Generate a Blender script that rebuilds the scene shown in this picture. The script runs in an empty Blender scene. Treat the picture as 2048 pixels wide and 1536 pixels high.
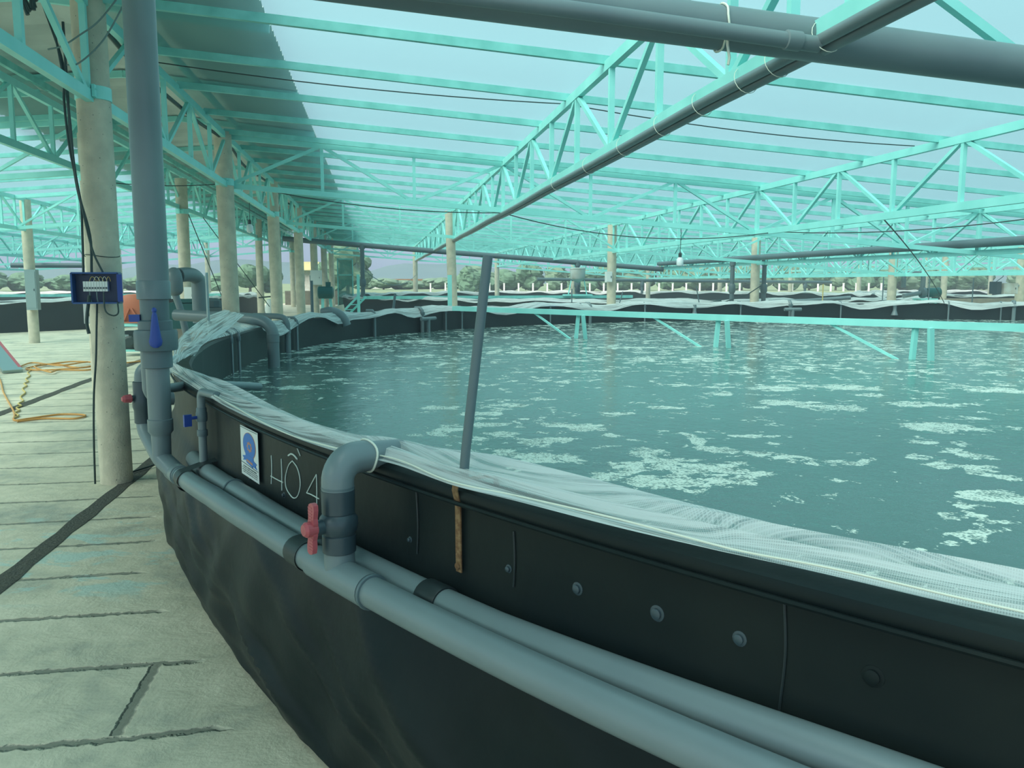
import bpy, math, random
import numpy as np
from mathutils import Vector, Matrix
random.seed(7); rng = np.random.default_rng(5)
D = bpy.data; SC = bpy.context.scene; COL = SC.collection
PI = math.pi
# ------------------------------------------------------------------ camera, sky, sun, exposure
cam = D.cameras.new('camera'); cam.sensor_width = 36; cam.lens = 1675/2048*36; cam.clip_end = 2000
co = D.objects.new('camera', cam); COL.objects.link(co); SC.camera = co
co.location = (0, 0, 1.6); co.rotation_euler = (math.radians(90-6.944), 0, -math.radians(9.13))
SC.view_settings.view_transform = 'Standard'; SC.view_settings.look = 'None'
SC.view_settings.gamma = 1; SC.view_settings.exposure = 0.28; SC.view_settings.use_curve_mapping = False
try:
    SC.cycles.use_denoising = True
    SC.cycles.max_bounces = 8; SC.cycles.transparent_max_bounces = 16
    SC.cycles.diffuse_bounces = 4; SC.cycles.caustics_reflective = False; SC.cycles.caustics_refractive = False
except Exception: pass
W = D.worlds.new('sky'); SC.world = W; W.use_nodes = True
nt = W.node_tree; nt.nodes.clear()
o_ = nt.nodes.new('ShaderNodeOutputWorld'); bg = nt.nodes.new('ShaderNodeBackground')
tc = nt.nodes.new('ShaderNodeTexCoord'); sx = nt.nodes.new('ShaderNodeSeparateXYZ'); cr = nt.nodes.new('ShaderNodeValToRGB')
nt.links.new(tc.outputs['Generated'], sx.inputs[0]); nt.links.new(sx.outputs['Z'], cr.inputs[0])
nt.links.new(cr.outputs[0], bg.inputs[0]); nt.links.new(bg.outputs[0], o_.inputs[0])
e = cr.color_ramp.elements
e[0].position = 0.0; e[0].color = (.30, .41, .53, 1); e[1].position = 1.0; e[1].color = (.66, .90, .98, 1)
k = e.new(.08); k.color = (.38, .50, .64, 1); k = e.new(.35); k.color = (.60, .80, .90, 1)
bg.inputs[1].default_value = 1.15
sun = D.lights.new('sun', 'SUN'); sun.energy = 7.2; sun.angle = math.radians(55); sun.color = (1, .91, .78)
so = D.objects.new('sun', sun); COL.objects.link(so); so.rotation_euler = (math.radians(24), math.radians(-38), 0)

# ------------------------------------------------------------------ materials
def mat(name, col, rough=.6, metal=0, col2=None, ns=8., bump=0., bs=None, spec=None, coord='Object', stretch=None, lo=.35, hi=.65):
    m = D.materials.new(name); m.use_nodes = True; n = m.node_tree.nodes; L = m.node_tree.links
    b = n['Principled BSDF']; b.inputs['Base Color'].default_value = (*col, 1); b.inputs['Roughness'].default_value = rough
    b.inputs['Metallic'].default_value = metal
    if spec is not None: b.inputs['Specular IOR Level'].default_value = spec
    if col2 is not None or bump:
        t = n.new('ShaderNodeTexCoord'); src = t.outputs[coord]
        if stretch:
            mp = n.new('ShaderNodeMapping'); mp.inputs['Scale'].default_value = stretch; L.new(src, mp.inputs[0]); src = mp.outputs[0]
    if col2 is not None:
        z = n.new('ShaderNodeTexNoise'); z.inputs['Scale'].default_value = ns; z.inputs['Detail'].default_value = 5; L.new(src, z.inputs[0])
        r = n.new('ShaderNodeValToRGB'); r.color_ramp.elements[0].position = lo; r.color_ramp.elements[1].position = hi
        r.color_ramp.elements[0].color = (*col, 1); r.color_ramp.elements[1].color = (*col2, 1)
        L.new(z.outputs[0], r.inputs[0]); L.new(r.outputs[0], b.inputs['Base Color'])
    if bump:
        z = n.new('ShaderNodeTexNoise'); z.inputs['Scale'].default_value = bs or ns; z.inputs['Detail'].default_value = 6; L.new(src, z.inputs[0])
        bb = n.new('ShaderNodeBump'); bb.inputs['Strength'].default_value = bump; bb.inputs['Distance'].default_value = .02
        L.new(z.outputs[0], bb.inputs['Height']); L.new(bb.outputs[0], b.inputs['Normal'])
    return m
M = {}
M['teal'] = mat('turquoise_paint', (.34, .82, .78), .45, 0, (.27, .73, .69), 3.)
M['tealdark'] = mat('turquoise_paint_old', (.27, .71, .67), .5, 0, (.18, .56, .52), 5.)
M['pvc'] = mat('grey_pvc', (.145, .195, .215), .36, 0, (.175, .23, .245), 2.)
M['pvcd'] = mat('dark_pvc', (.035, .06, .075), .35)
M['pvcm'] = mat('mid_grey_pvc', (.10, .15, .17), .42)
M['blackstrap'] = mat('black_rubber', (.015, .025, .028), .45)
M['red'] = mat('red_plastic', (.46, .09, .11), .4)
M['blue'] = mat('blue_plastic', (.02, .06, .32), .35)
M['bluebox'] = mat('blue_box', (.012, .075, .26), .3)
M['boxin'] = mat('dark_box_inside', (.01, .03, .09), .4)
M['white'] = mat('white_plastic', (.75, .8, .8), .5)
M['cable'] = mat('cable', (.02, .045, .045), .5)
M['wire'] = mat('grey_wire', (.16, .24, .24), .5)
M['rope'] = mat('pale_rope', (.75, .78, .68), .9)
M['rust'] = mat('rusty_iron', (.16, .075, .03), .85, 0, (.28, .17, .08), 60., .4, 90.)
M['conc'] = mat('column_concrete', (.64, .59, .47), .8, 0, (.50, .47, .38), 7., .25, 60.)
M['steel'] = mat('galvanised_steel', (.30, .40, .40), .35, .7)
M['metalroof'] = mat('corrugated_zinc', (.60, .66, .64), .6, 0, (.42, .48, .47), 1.5)
M['orange'] = mat('orange_hose', (.62, .30, .07), .5)
M['yellow'] = mat('yellow_rope', (.62, .47, .16), .7)
M['green'] = mat('dark_green_motor', (.01, .10, .10), .4)
M['liner2'] = mat('black_liner_far', (.008, .020, .024), .42, 0, (.014, .030, .033), 1.5, .3, 2., spec=.3)
M['leaf'] = mat('leaves', (.055, .135, .085), .9, 0, (.09, .19, .12), 1.2, .8, 1.5)
M['leaf2'] = mat('leaves_pale', (.08, .16, .11), .9, 0, (.12, .21, .14), 1.0, .8, 1.5)
M['bark'] = mat('bark', (.12, .11, .08), .9)
M['grass'] = mat('field_grass', (.11, .20, .10), .95, 0, (.19, .25, .15), .05)
M['hill'] = mat('hill_forest', (.075, .14, .165), .95, 0, (.09, .16, .18), .02)
M['tankplastic'] = mat('pale_tank', (.55, .62, .60), .6, 0, (.40, .38, .33), 3.)
M['brick'] = mat('old_brick', (.22, .20, .17), .9, 0, (.30, .27, .22), 6.)
M['bulb'] = mat('lamp_glass', (.75, .82, .84), .2)
M['chalk'] = mat('chalk', (.62, .72, .68), .95)
M['yellowpaint'] = mat('yellow_wall', (.62, .60, .33), .8)
M['brown'] = mat('brown_stain', (.30, .14, .05), .8)

def pits(m, scale, thr, col):   # small air holes left by the formwork
    n = m.node_tree.nodes; L = m.node_tree.links; b = n['Principled BSDF']; src = b.inputs['Base Color'].links[0].from_socket
    t = n.new('ShaderNodeTexCoord'); v = n.new('ShaderNodeTexVoronoi'); v.inputs['Scale'].default_value = scale; L.new(t.outputs['Object'], v.inputs[0])
    z = n.new('ShaderNodeTexNoise'); z.inputs['Scale'].default_value = 5; L.new(t.outputs['Object'], z.inputs[0])
    a = n.new('ShaderNodeMath'); a.operation = 'MULTIPLY'; a.inputs[1].default_value = thr*2; L.new(z.outputs[0], a.inputs[0])
    l = n.new('ShaderNodeMath'); l.operation = 'LESS_THAN'; L.new(v.outputs['Distance'], l.inputs[0]); L.new(a.outputs[0], l.inputs[1])
    x = n.new('ShaderNodeMixRGB'); L.new(l.outputs[0], x.inputs[0]); L.new(src, x.inputs[1]); x.inputs[2].default_value = (*col, 1); L.new(x.outputs[0], b.inputs['Base Color'])
pits(M['conc'], 22, .085, (.16, .17, .14))
def nodes(m): return m.node_tree.nodes, m.node_tree.links
# film: milky blue plastic sheet, mostly scattering, partly letting the sky straight through
m = D.materials.new('roof_film'); m.use_nodes = True; n, L = nodes(m); n.clear()
out = n.new('ShaderNodeOutputMaterial'); tl = n.new('ShaderNodeBsdfTranslucent'); df = n.new('ShaderNodeBsdfDiffuse'); tr = n.new('ShaderNodeBsdfTransparent')
tl.inputs[0].default_value = (.13, .34, .36, 1); df.inputs[0].default_value = (.6, .8, .8, 1); tr.inputs[0].default_value = (.70, .87, .87, 1)
a = n.new('ShaderNodeMixShader'); a.inputs[0].default_value = .35; L.new(tl.outputs[0], a.inputs[1]); L.new(df.outputs[0], a.inputs[2])
c = n.new('ShaderNodeMixShader'); c.inputs[0].default_value = .55; L.new(a.outputs[0], c.inputs[1]); L.new(tr.outputs[0], c.inputs[2])
L.new(c.outputs[0], out.inputs[0]); M['film'] = m
# black liner of the near tank: glossy, wrinkled, a little dusty
m = mat('black_liner', (.004, .010, .012), .40, 0, (.010, .016, .016), 2.2, .45, 2.6, spec=.13); M['liner'] = m
# net
def netmat(name, base, amp, grid, gscale):
    m = D.materials.new(name); m.use_nodes = True; n, L = nodes(m); n.clear()
    out = n.new('ShaderNodeOutputMaterial'); uv = n.new('ShaderNodeTexCoord')
    df = n.new('ShaderNodeBsdfDiffuse'); df.inputs[0].default_value = (.84, .90, .90, 1)
    tl = n.new('ShaderNodeBsdfTranslucent'); tl.inputs[0].default_value = (.62, .74, .76, 1)
    mm = n.new('ShaderNodeMixShader'); mm.inputs[0].default_value = .35; L.new(df.outputs[0], mm.inputs[1]); L.new(tl.outputs[0], mm.inputs[2])
    tr = n.new('ShaderNodeBsdfTransparent'); mx = n.new('ShaderNodeMixShader')
    mp = n.new('ShaderNodeMapping'); mp.inputs['Scale'].default_value = (1.3, 44, 1); L.new(uv.outputs['UV'], mp.inputs[0])
    nz = n.new('ShaderNodeTexNoise'); nz.inputs['Scale'].default_value = 1; nz.inputs['Detail'].default_value = 4; nz.inputs['Roughness'].default_value = .6; L.new(mp.outputs[0], nz.inputs[0])
    mr = n.new('ShaderNodeMapRange'); mr.inputs[1].default_value = .40; mr.inputs[2].default_value = .56; mr.inputs[3].default_value = base; mr.inputs[4].default_value = base+amp
    L.new(nz.outputs[0], mr.inputs[0]); last = mr.outputs[0]
    if grid:
        sp = n.new('ShaderNodeSeparateXYZ'); L.new(uv.outputs['UV'], sp.inputs[0]); gs = []
        for ax in ('X', 'Y'):
            q = n.new('ShaderNodeMath'); q.operation = 'MULTIPLY'; q.inputs[1].default_value = gscale; L.new(sp.outputs[ax], q.inputs[0])
            f = n.new('ShaderNodeMath'); f.operation = 'FRACT'; L.new(q.outputs[0], f.inputs[0])
            g = n.new('ShaderNodeMath'); g.operation = 'LESS_THAN'; g.inputs[1].default_value = .34; L.new(f.outputs[0], g.inputs[0]); gs.append(g)
        mxm = n.new('ShaderNodeMath'); mxm.operation = 'MAXIMUM'; L.new(gs[0].outputs[0], mxm.inputs[0]); L.new(gs[1].outputs[0], mxm.inputs[1])
        q = n.new('ShaderNodeMath'); q.operation = 'MULTIPLY_ADD'; q.inputs[1].default_value = grid; L.new(mxm.outputs[0], q.inputs[0]); L.new(last, q.inputs[2]); last = q.outputs[0]
        q.use_clamp = True
    L.new(last, mx.inputs[0]); L.new(tr.outputs[0], mx.inputs[1]); L.new(mm.outputs[0], mx.inputs[2]); L.new(mx.outputs[0], out.inputs[0])
    return m
M['net'] = netmat('white_netting', .12, .75, .32, 240)
M['netfar'] = netmat('white_netting_far', .55, .4, 0, 1)
# water
def watermat():
    m = D.materials.new('pond_water'); m.use_nodes = True; n, L = nodes(m); n.clear()
    out = n.new('ShaderNodeOutputMaterial'); g = n.new('ShaderNodeNewGeometry')
    b = n.new('ShaderNodeBsdfPrincipled'); b.inputs['Base Color'].default_value = (.065, .135, .13, 1); b.inputs['Roughness'].default_value = .13; b.inputs['IOR'].default_value = 1.36
    def noise(sc, det=4, rough=.55, src=g.outputs['Position'], st=None, dist=0):
        z = n.new('ShaderNodeTexNoise'); z.inputs['Scale'].default_value = sc; z.inputs['Detail'].default_value = det; z.inputs['Roughness'].default_value = rough; z.inputs['Distortion'].default_value = dist
        if st:
            mp = n.new('ShaderNodeMapping'); mp.inputs['Scale'].default_value = st; L.new(src, mp.inputs[0]); src = mp.outputs[0]
        L.new(src, z.inputs[0]); return z.outputs[0]
    def math_(op, a, b_=None, c_=None, cl=False):
        q = n.new('ShaderNodeMath'); q.operation = op; q.use_clamp = cl
        for i, v in enumerate((a, b_, c_)):
            if v is None: continue
            if isinstance(v, (int, float)): q.inputs[i].default_value = v
            else: L.new(v, q.inputs[i])
        return q.outputs[0]
    w1 = noise(2.2, 3); w2 = noise(14, 3); w3 = noise(55, 2)
    h = math_('MULTIPLY_ADD', w2, .35, w1); h = math_('MULTIPLY_ADD', w3, .10, h)
    bp = n.new('ShaderNodeBump'); bp.inputs['Strength'].default_value = .30; bp.inputs['Distance'].default_value = .03
    L.new(h, bp.inputs['Height']); L.new(bp.outputs[0], b.inputs['Normal'])
    at = n.new('ShaderNodeAttribute'); at.attribute_name = 'foam'
    f1 = noise(6.5, 6, .62, dist=.6); f2 = noise(30, 3); 
    f = math_('MULTIPLY_ADD', at.outputs['Fac'], 1.0, math_('MULTIPLY', math_('SUBTRACT', f1, .5), 3.3))
    f = math_('ADD', f, math_('MULTIPLY', math_('SUBTRACT', noise(1.6, 4, .6, dist=1.2), .5), 1.3))
    f = math_('ADD', f, math_('MULTIPLY', math_('SUBTRACT', f2, .5), .9))
    mr = n.new('ShaderNodeMapRange'); mr.inputs[1].default_value = .62; mr.inputs[2].default_value = .72; L.new(f, mr.inputs[0])
    fo = n.new('ShaderNodeBsdfPrincipled'); fo.inputs['Roughness'].default_value = .7
    fc = n.new('ShaderNodeValToRGB'); fc.color_ramp.elements[0].color = (.15, .25, .24, 1); fc.color_ramp.elements[1].color = (.68, .78, .71, 1)
    fc.color_ramp.elements[0].position = .40; fc.color_ramp.elements[1].position = .56
    vz = n.new('ShaderNodeTexVoronoi'); vz.inputs['Scale'].default_value = 75; L.new(g.outputs['Position'], vz.inputs[0])
    L.new(math_('ADD', math_('MULTIPLY', vz.outputs['Distance'], .45), math_('MULTIPLY', noise(9, 3), .62)), fc.inputs[0]); L.new(fc.outputs[0], fo.inputs['Base Color'])
    fb = n.new('ShaderNodeBump'); fb.inputs['Strength'].default_value = .8; fb.inputs['Distance'].default_value = .01; L.new(vz.outputs['Distance'], fb.inputs['Height']); L.new(fb.outputs[0], fo.inputs['Normal'])
    mx = n.new('ShaderNodeMixShader'); L.new(mr.outputs[0], mx.inputs[0]); L.new(b.outputs[0], mx.inputs[1]); L.new(fo.outputs[0], mx.inputs[2]); L.new(mx.outputs[0], out.inputs[0])
    return m
M['water'] = watermat()
# concrete floor with open joints between the poured slabs
def floormat():
    m = D.materials.new('slab_concrete'); m.use_nodes = True; n, L = nodes(m); b = n['Principled BSDF']; b.inputs['Roughness'].default_value = .62
    g = n.new('ShaderNodeNewGeometry'); P = g.outputs['Position']; sp = n.new('ShaderNodeSeparateXYZ'); L.new(P, sp.inputs[0])
    def noise(sc, det=5, dist=0, st=None, rough=.5):
        z = n.new('ShaderNodeTexNoise'); z.inputs['Scale'].default_value = sc; z.inputs['Detail'].default_value = det; z.inputs['Distortion'].default_value = dist; z.inputs['Roughness'].default_value = rough
        s = P
        if st:
            mp = n.new('ShaderNodeMapping'); mp.inputs['Scale'].default_value = st; L.new(P, mp.inputs[0]); s = mp.outputs[0]
        L.new(s, z.inputs[0]); return z.outputs[0]
    def mt(op, a, b_=None, c_=None, cl=False):
        q = n.new('ShaderNodeMath'); q.operation = op; q.use_clamp = cl
        for i, v in enumerate((a, b_, c_)):
            if v is None: continue
            if isinstance(v, (int, float)): q.inputs[i].default_value = v
            else: L.new(v, q.inputs[i])
        return q.outputs[0]
    def rng_(v, a, b_, c_=0., d=1.):
        q = n.new('ShaderNodeMapRange'); q.interpolation_type = 'SMOOTHSTEP'
        for i, x in zip((1, 2, 3, 4), (a, b_, c_, d)): q.inputs[i].default_value = x
        L.new(v, q.inputs[0]); return q.outputs[0]
    X, Y = sp.outputs['X'], sp.outputs['Y']
    wob = noise(.9, 3, 0, (1, .3, 1)); wob2 = noise(22, 3)
    y = mt('ADD', Y, mt('MULTIPLY', mt('SUBTRACT', wob, .5), .16)); y = mt('ADD', y, mt('MULTIPLY', mt('SUBTRACT', wob2, .5), .05))
    q = mt('DIVIDE', mt('SUBTRACT', y, 2.98-.2925), .5865); dj = mt('MULTIPLY', mt('ABSOLUTE', mt('SUBTRACT', mt('FRACT', q), .5)), .5865)
    jw = rng_(mt('ADD', dj, mt('MULTIPLY', mt('SUBTRACT', noise(7, 4), .5), .03)), .008, .024, 1., 0.)
    dx = mt('SUBTRACT', X, 9.93); dy = mt('SUBTRACT', Y, 8.19); r = mt('SQRT', mt('ADD', mt('MULTIPLY', dx, dx), mt('MULTIPLY', dy, dy)))
    r = mt('ADD', r, mt('MULTIPLY', mt('SUBTRACT', noise(1.7, 1, 0, (.02, 1, 1)), .5), .9))
    jw = mt('MULTIPLY', jw, rng_(r, 11.66, 11.72))
    jw = mt('MULTIPLY', jw, rng_(noise(1.1, 3), .30, .42, .35, 1.))
    # one cross joint between the third and fourth slab
    cx = mt('ABSOLUTE', mt('ADD', mt('ADD', X, .945), mt('MULTIPLY', mt('SUBTRACT', wob2, .5), .03))); cj = rng_(cx, .014, .026, 1., 0.)
    cj = mt('MULTIPLY', cj, mt('MULTIPLY', mt('GREATER_THAN', Y, 2.99), mt('LESS_THAN', Y, 3.58))); j = mt('MAXIMUM', jw, cj)
    base = n.new('ShaderNodeValToRGB'); el = base.color_ramp.elements; el[0].position = .28; el[0].color = (.34, .35, .30, 1); el[1].position = .70; el[1].color = (.80, .73, .58, 1)
    kk = el.new(.48); kk.color = (.62, .58, .45, 1)
    L.new(mt('ADD', mt('MULTIPLY', noise(1.5, 8, .8), .7), mt('MULTIPLY', noise(11, 6), .3)), base.inputs[0])
    # pale turquoise paint and water stains
    st = rng_(noise(2.6, 6, .5, (1, 1.7, 1), .65), .52, .60); bx = mt('MULTIPLY', rng_(X, -3.6, -2.9), rng_(X, -1.25, -.95, 1., 0.)); by = mt('MULTIPLY', rng_(Y, 4.25, 4.55), rng_(Y, 5.7, 6.4, 1., 0.))
    st = mt('MULTIPLY', mt('MULTIPLY', st, bx), mt('MULTIPLY', by, .75))
    m1 = n.new('ShaderNodeMixRGB'); L.new(st, m1.inputs[0]); L.new(base.outputs[0], m1.inputs[1]); m1.inputs[2].default_value = (.46, .64, .60, 1)
    m2 = n.new('ShaderNodeMixRGB'); L.new(mt('MULTIPLY', j, .85), m2.inputs[0]); L.new(m1.outputs[0], m2.inputs[1]); m2.inputs[2].default_value = (.19, .19, .155, 1)
    L.new(m2.outputs[0], b.inputs['Base Color'])
    h = mt('MULTIPLY_ADD', noise(5, 8, .4, None, .6), .5, mt('MULTIPLY', j, -.9)); h = mt('MULTIPLY_ADD', noise(60, 4), .06, h)
    bp = n.new('ShaderNodeBump'); bp.inputs['Strength'].default_value = .7; bp.inputs['Distance'].default_value = .04; L.new(h, bp.inputs['Height']); L.new(bp.outputs[0], b.inputs['Normal'])
    return m
M['floor'] = floormat()
M['channel'] = mat('dark_mud', (.055, .06, .05), .9, 0, (.09, .09, .07), 30., .6, 60.)

# ------------------------------------------------------------------ mesh helpers
class MB:
    def __init__(s): s.v = []; s.f = []; s.uv = None
    def add(s, v, f):
        o = len(s.v); s.v += [tuple(map(float, p)) for p in v]; s.f += [tuple(i+o for i in q) for q in f]; return s
    def box(s, c, size, rz=0, bev=0):
        x, y, z = [a/2 for a in size]; P = [(sx*x, sy*y, sz*z) for sz in (-1, 1) for sy in (-1, 1) for sx in (-1, 1)]
        cz, sn = math.cos(rz), math.sin(rz)
        P = [(c[0]+a*cz-b*sn, c[1]+a*sn+b*cz, c[2]+d) for a, b, d in P]
        return s.add(P, [(0, 2, 3, 1), (4, 5, 7, 6), (0, 1, 5, 4), (2, 6, 7, 3), (0, 4, 6, 2), (1, 3, 7, 5)])
    def bar(s, p, q, w, h):
        p = Vector(p); q = Vector(q); d = (q-p).normalized(); up = Vector((0, 0, 1))
        if abs(d.z) > .95: up = Vector((0, 1, 0))
        a = d.cross(up).normalized(); b = a.cross(d)
        P = [e_+a*(sx*w/2)+b*(sy*h/2) for e_ in (p, q) for sx, sy in ((-1, -1), (1, -1), (1, 1), (-1, 1))]
        return s.add(P, [(0, 3, 2, 1), (4, 5, 6, 7)]+[(i, (i+1) % 4, 4+(i+1) % 4, 4+i) for i in range(4)])
    def tube(s, path, r, seg=12, cap=True):
        P = [Vector(p) for p in path]; n = len(P); rr = r if isinstance(r, (list, tuple)) else [r]*n
        t0 = (P[1]-P[0]).normalized(); ref = Vector((0, 0, 1)) if abs(t0.z) < .9 else Vector((1, 0, 0)); a = t0.cross(ref).normalized()
        V = []
        for i in range(n):
            t = (P[min(i+1, n-1)]-P[max(i-1, 0)]).normalized(); a = (a-t*a.dot(t)).normalized(); b = t.cross(a)
            V += [P[i]+(a*math.cos(2*PI*j/seg)+b*math.sin(2*PI*j/seg))*rr[i] for j in range(seg)]
        F = [(i*seg+j, i*seg+(j+1) % seg, (i+1)*seg+(j+1) % seg, (i+1)*seg+j) for i in range(n-1) for j in range(seg)]
        if cap: F += [tuple(range(seg-1, -1, -1)), tuple((n-1)*seg+j for j in range(seg))]
        return s.add(V, F)
    def lathe(s, prof, loc=(0, 0, 0), axis=(0, 0, 1), seg=20):   # prof: (r, h)
        ax = Vector(axis).normalized(); l = Vector(loc)
        path = [l+ax*h for r, h in prof]; ref = Vector((1, 0, 0)) if abs(ax.x) < .9 else Vector((0, 1, 0)); a = ax.cross(ref).normalized(); b = ax.cross(a)
        V = [p+(a*math.cos(2*PI*j/seg)+b*math.sin(2*PI*j/seg))*max(r, 1e-4) for p, (r, h) in zip(path, prof) for j in range(seg)]; n = len(prof)
        F = [(i*seg+j, i*seg+(j+1) % seg, (i+1)*seg+(j+1) % seg, (i+1)*seg+j) for i in range(n-1) for j in range(seg)]
        F += [tuple(range(seg-1, -1, -1)), tuple((n-1)*seg+j for j in range(seg))]
        return s.add(V, F)
    def grid(s, V, nu, nv, closed=False, uvs=None):
        F = [(i*nv+j, ((i+1) % nu)*nv+j, ((i+1) % nu)*nv+j+1, i*nv+j+1) for i in range(nu if closed else nu-1) for j in range(nv-1)]
        if uvs is not None: s.uv = uvs
        return s.add(V, F)
    def mesh(s, name, m, smooth=None):
        me = D.meshes.new(name); me.from_pydata(s.v, [], s.f); me.materials.append(m)
        if smooth is None: smooth = len(s.f) > 40
        if smooth:
            me.polygons.foreach_set('use_smooth', [True]*len(me.polygons))
            try: me.set_sharp_from_angle(angle=math.radians(40))
            except Exception: pass
        if s.uv is not None:
            ul = me.uv_layers.new(name='UVMap'); vi = [0]*len(me.loops); me.loops.foreach_get('vertex_index', vi)
            ul.data.foreach_set('uv', [c for i in vi for c in s.uv[i]])
        me.update(); return me
    def obj(s, name, m, parent=None, smooth=None, label=None):
        o = D.objects.new(name, s.mesh(name, m, smooth)); COL.objects.link(o)
        if parent is not None:
            o.parent = parent
            r = parent
            off = Vector((0, 0, 0))
            while r is not None: off += r.location; r = r.parent
            o.location = -off
        if label: o['label'] = label
        return o
def tag(o, label, cat, group=None, kind=None):
    o['label'] = label; o['category'] = cat
    if group: o['group'] = group
    if kind: o['kind'] = kind
    return o
def thing(name, loc, label, cat, group=None):
    o = D.objects.new(name, None); o.empty_display_size = .1; COL.objects.link(o); o.location = loc
    return tag(o, label, cat, group)
def struct(o): o['kind'] = 'structure'; return o
def inst(name, me, parent, loc):
    o = D.objects.new(name, me); COL.objects.link(o); o.parent = parent; o.location = loc; return o
def copy_tree(o, parent=None):
    c = o.copy(); COL.objects.link(c); c.parent = parent
    for ch in list(o.children): copy_tree(ch, c)
    return c
def bez(p0, p1, p2, n=10): return [tuple((1-t)**2*a+2*t*(1-t)*b+t*t*c for a, b, c in zip(p0, p1, p2)) for t in np.linspace(0, 1, n)]
def sag(p, q, s, n=16): return [tuple(a+(b-a)*t-(4*s*t*(1-t) if i == 2 else 0) for i, (a, b) in enumerate(zip(p, q))) for t in np.linspace(0, 1, n)]
def spline(pts, n=6):
    P = [np.array(p, float) for p in pts]; P = [2*P[0]-P[1]]+P+[2*P[-1]-P[-2]]; o = []
    for i in range(1, len(P)-2):
        for t in np.linspace(0, 1, n, endpoint=False):
            a, b, c, d = P[i-1:i+3]; o.append(tuple(.5*((2*b)+(-a+c)*t+(2*a-5*b+4*c-d)*t*t+(-a+3*b-3*c+d)*t**3)))
    o.append(tuple(P[-2])); return o
ORD = ['first', 'second', 'third', 'fourth', 'fifth', 'sixth', 'seventh', 'eighth', 'ninth', 'tenth', 'eleventh', 'twelfth', 'thirteenth', 'fourteenth', 'fifteenth', 'sixteenth', 'seventeenth', 'eighteenth', 'nineteenth', 'twentieth']
ORD += ['twenty-'+ORD[i] for i in range(9)]+['thirtieth']+['thirty-'+ORD[i] for i in range(9)]

# ------------------------------------------------------------------ levels
CX, CY = 9.93, 8.19
ZB = [(-28, 2.75), (-24, 2.45), (-20, 2.12), (-16, 2.12), (-12, 2.45), (-8, 2.78), (-4, 3.11), (-2.1, 2.955), (1.93, 2.655), (6.05, 2.355), (10.02, 2.06), (14.04, 1.76), (18, 1.88), (22, 2.15), (26, 2.45), (30, 2.75), (34, 3.05), (38, 3.35)]
def zb(X): return float(np.interp(X, [a for a, b in ZB], [b for a, b in ZB]))
def zf(Y): return max(0, Y-7)*.012
DEP = .69; YR = 21.3; YE = 42.45; YN = 4.49; PN = 1.193
def yn(i): return YN+PN*i

# ------------------------------------------------------------------ setting: ground, roof film, metal roof
ys = [-4, 7, 14, 22, 32, 46]; V = []; 
for x in (-45, 60):
    for y in ys: V.append((x, y, zf(y)))
struct(MB().grid(V, 2, len(ys)).obj('floor', M['floor'], smooth=False))
V = [(x, y, z) for x in (-400, -60, 100, 500) for y, z in ((46, .46), (60, .5), (140, .5), (700, .5))]
o = MB().grid(V, 4, 4).obj('field_ground', M['grass'], smooth=False); o['kind'] = 'structure'
# open channels in the floor
for i, (x, y0, y1, w) in enumerate(((-2.01, -3, 9.6, .115), (-4.45, 9, 24, .14))):
    V = []; n_ = 60
    for k in range(n_+1):
        y = y0+(y1-y0)*k/n_; a = w/2*(1+.12*math.sin(k*2.1)+.08*math.sin(k*5.3)); V += [(x-a, y, zf(y)+.004), (x+a, y, zf(y)+.004)]
    struct(MB().grid(V, n_+1, 2).obj('trim_%d' % (i+1), M['channel'], smooth=False))

def film(name, xs, z_off, y0=-4.5, y1=43.4):
    yy = np.arange(y0, y1, .24); V = []
    for x in xs:
        for y in yy:
            ph = ((y-7.03)/1.43) % 1.0; V.append((x, y, zb(x)+z_off+.075*math.sin(PI*ph)+.006*math.sin(3*x+2*y)))
    return struct(MB().grid(V, len(xs), len(yy)).obj(name, M['film'], smooth=True))
film('ceiling', list(np.arange(-2.25, 14.1, .5))+[14.04, 18, 22, 26, 30, 34, 38], DEP+.12)
film('ceiling', [-27.9, -24, -20, -16, -12, -8]+list(np.arange(-7.5, -3.8, .5)), DEP+.12)
# corrugated metal roof over the walkway (runs along the aisle, waves across it)
yy = np.arange(-4, 43.4, .045); V = []
prof = [(-5.35, 4.03), (-4.2, 4.12), (-3.05, 4.22), (-1.9, 4.12), (-.95, 4.03)]
for x, z in prof:
    for k, y in enumerate(yy): V.append((x, y, z+.020*math.sin(k*PI/2)))
struct(MB().grid(V, len(prof), len(yy)).obj('roof', M['metalroof'], smooth=False))

# ------------------------------------------------------------------ roof trusses
w_ = .045
POST = MB().bar((0, 0, 0), (0, 0, DEP), .045, .045).mesh('post', M['teal'], False)
DUP = MB().bar((0, 0, 0), (0, PN, DEP), .04, .04).mesh('diagonal', M['teal'], False)
DDN = MB().bar((0, 0, DEP), (0, PN, 0), .04, .04).mesh('diagonal', M['teal'], False)
cache = {}
def chord(L_, up):
    k = ('c', round(L_, 2), up)
    if k not in cache: cache[k] = MB().bar((0, 0, 0), (0, L_, 0), .055, .085).mesh('chord', M['teal'], False)
    return cache[k]
def a_truss(X, i0, i1, label, zo=0):
    t = thing('roof_truss', (X, yn(i0), zb(X)+.03+zo), label, 'roof truss', 'lattice trusses running along the aisle')
    L_ = PN*(i1-i0)
    inst('bottom_chord', chord(L_, 0), t, (0, 0, 0)); inst('top_chord', chord(L_, 1), t, (0, 0, DEP))
    for i in range(i0, i1+1):
        inst('post', POST, t, (0, (i-i0)*PN, 0))
        if i < i1: inst('diagonal', DUP if i % 2 == 0 else DDN, t, (0, (i-i0)*PN, 0))
    return t
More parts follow.
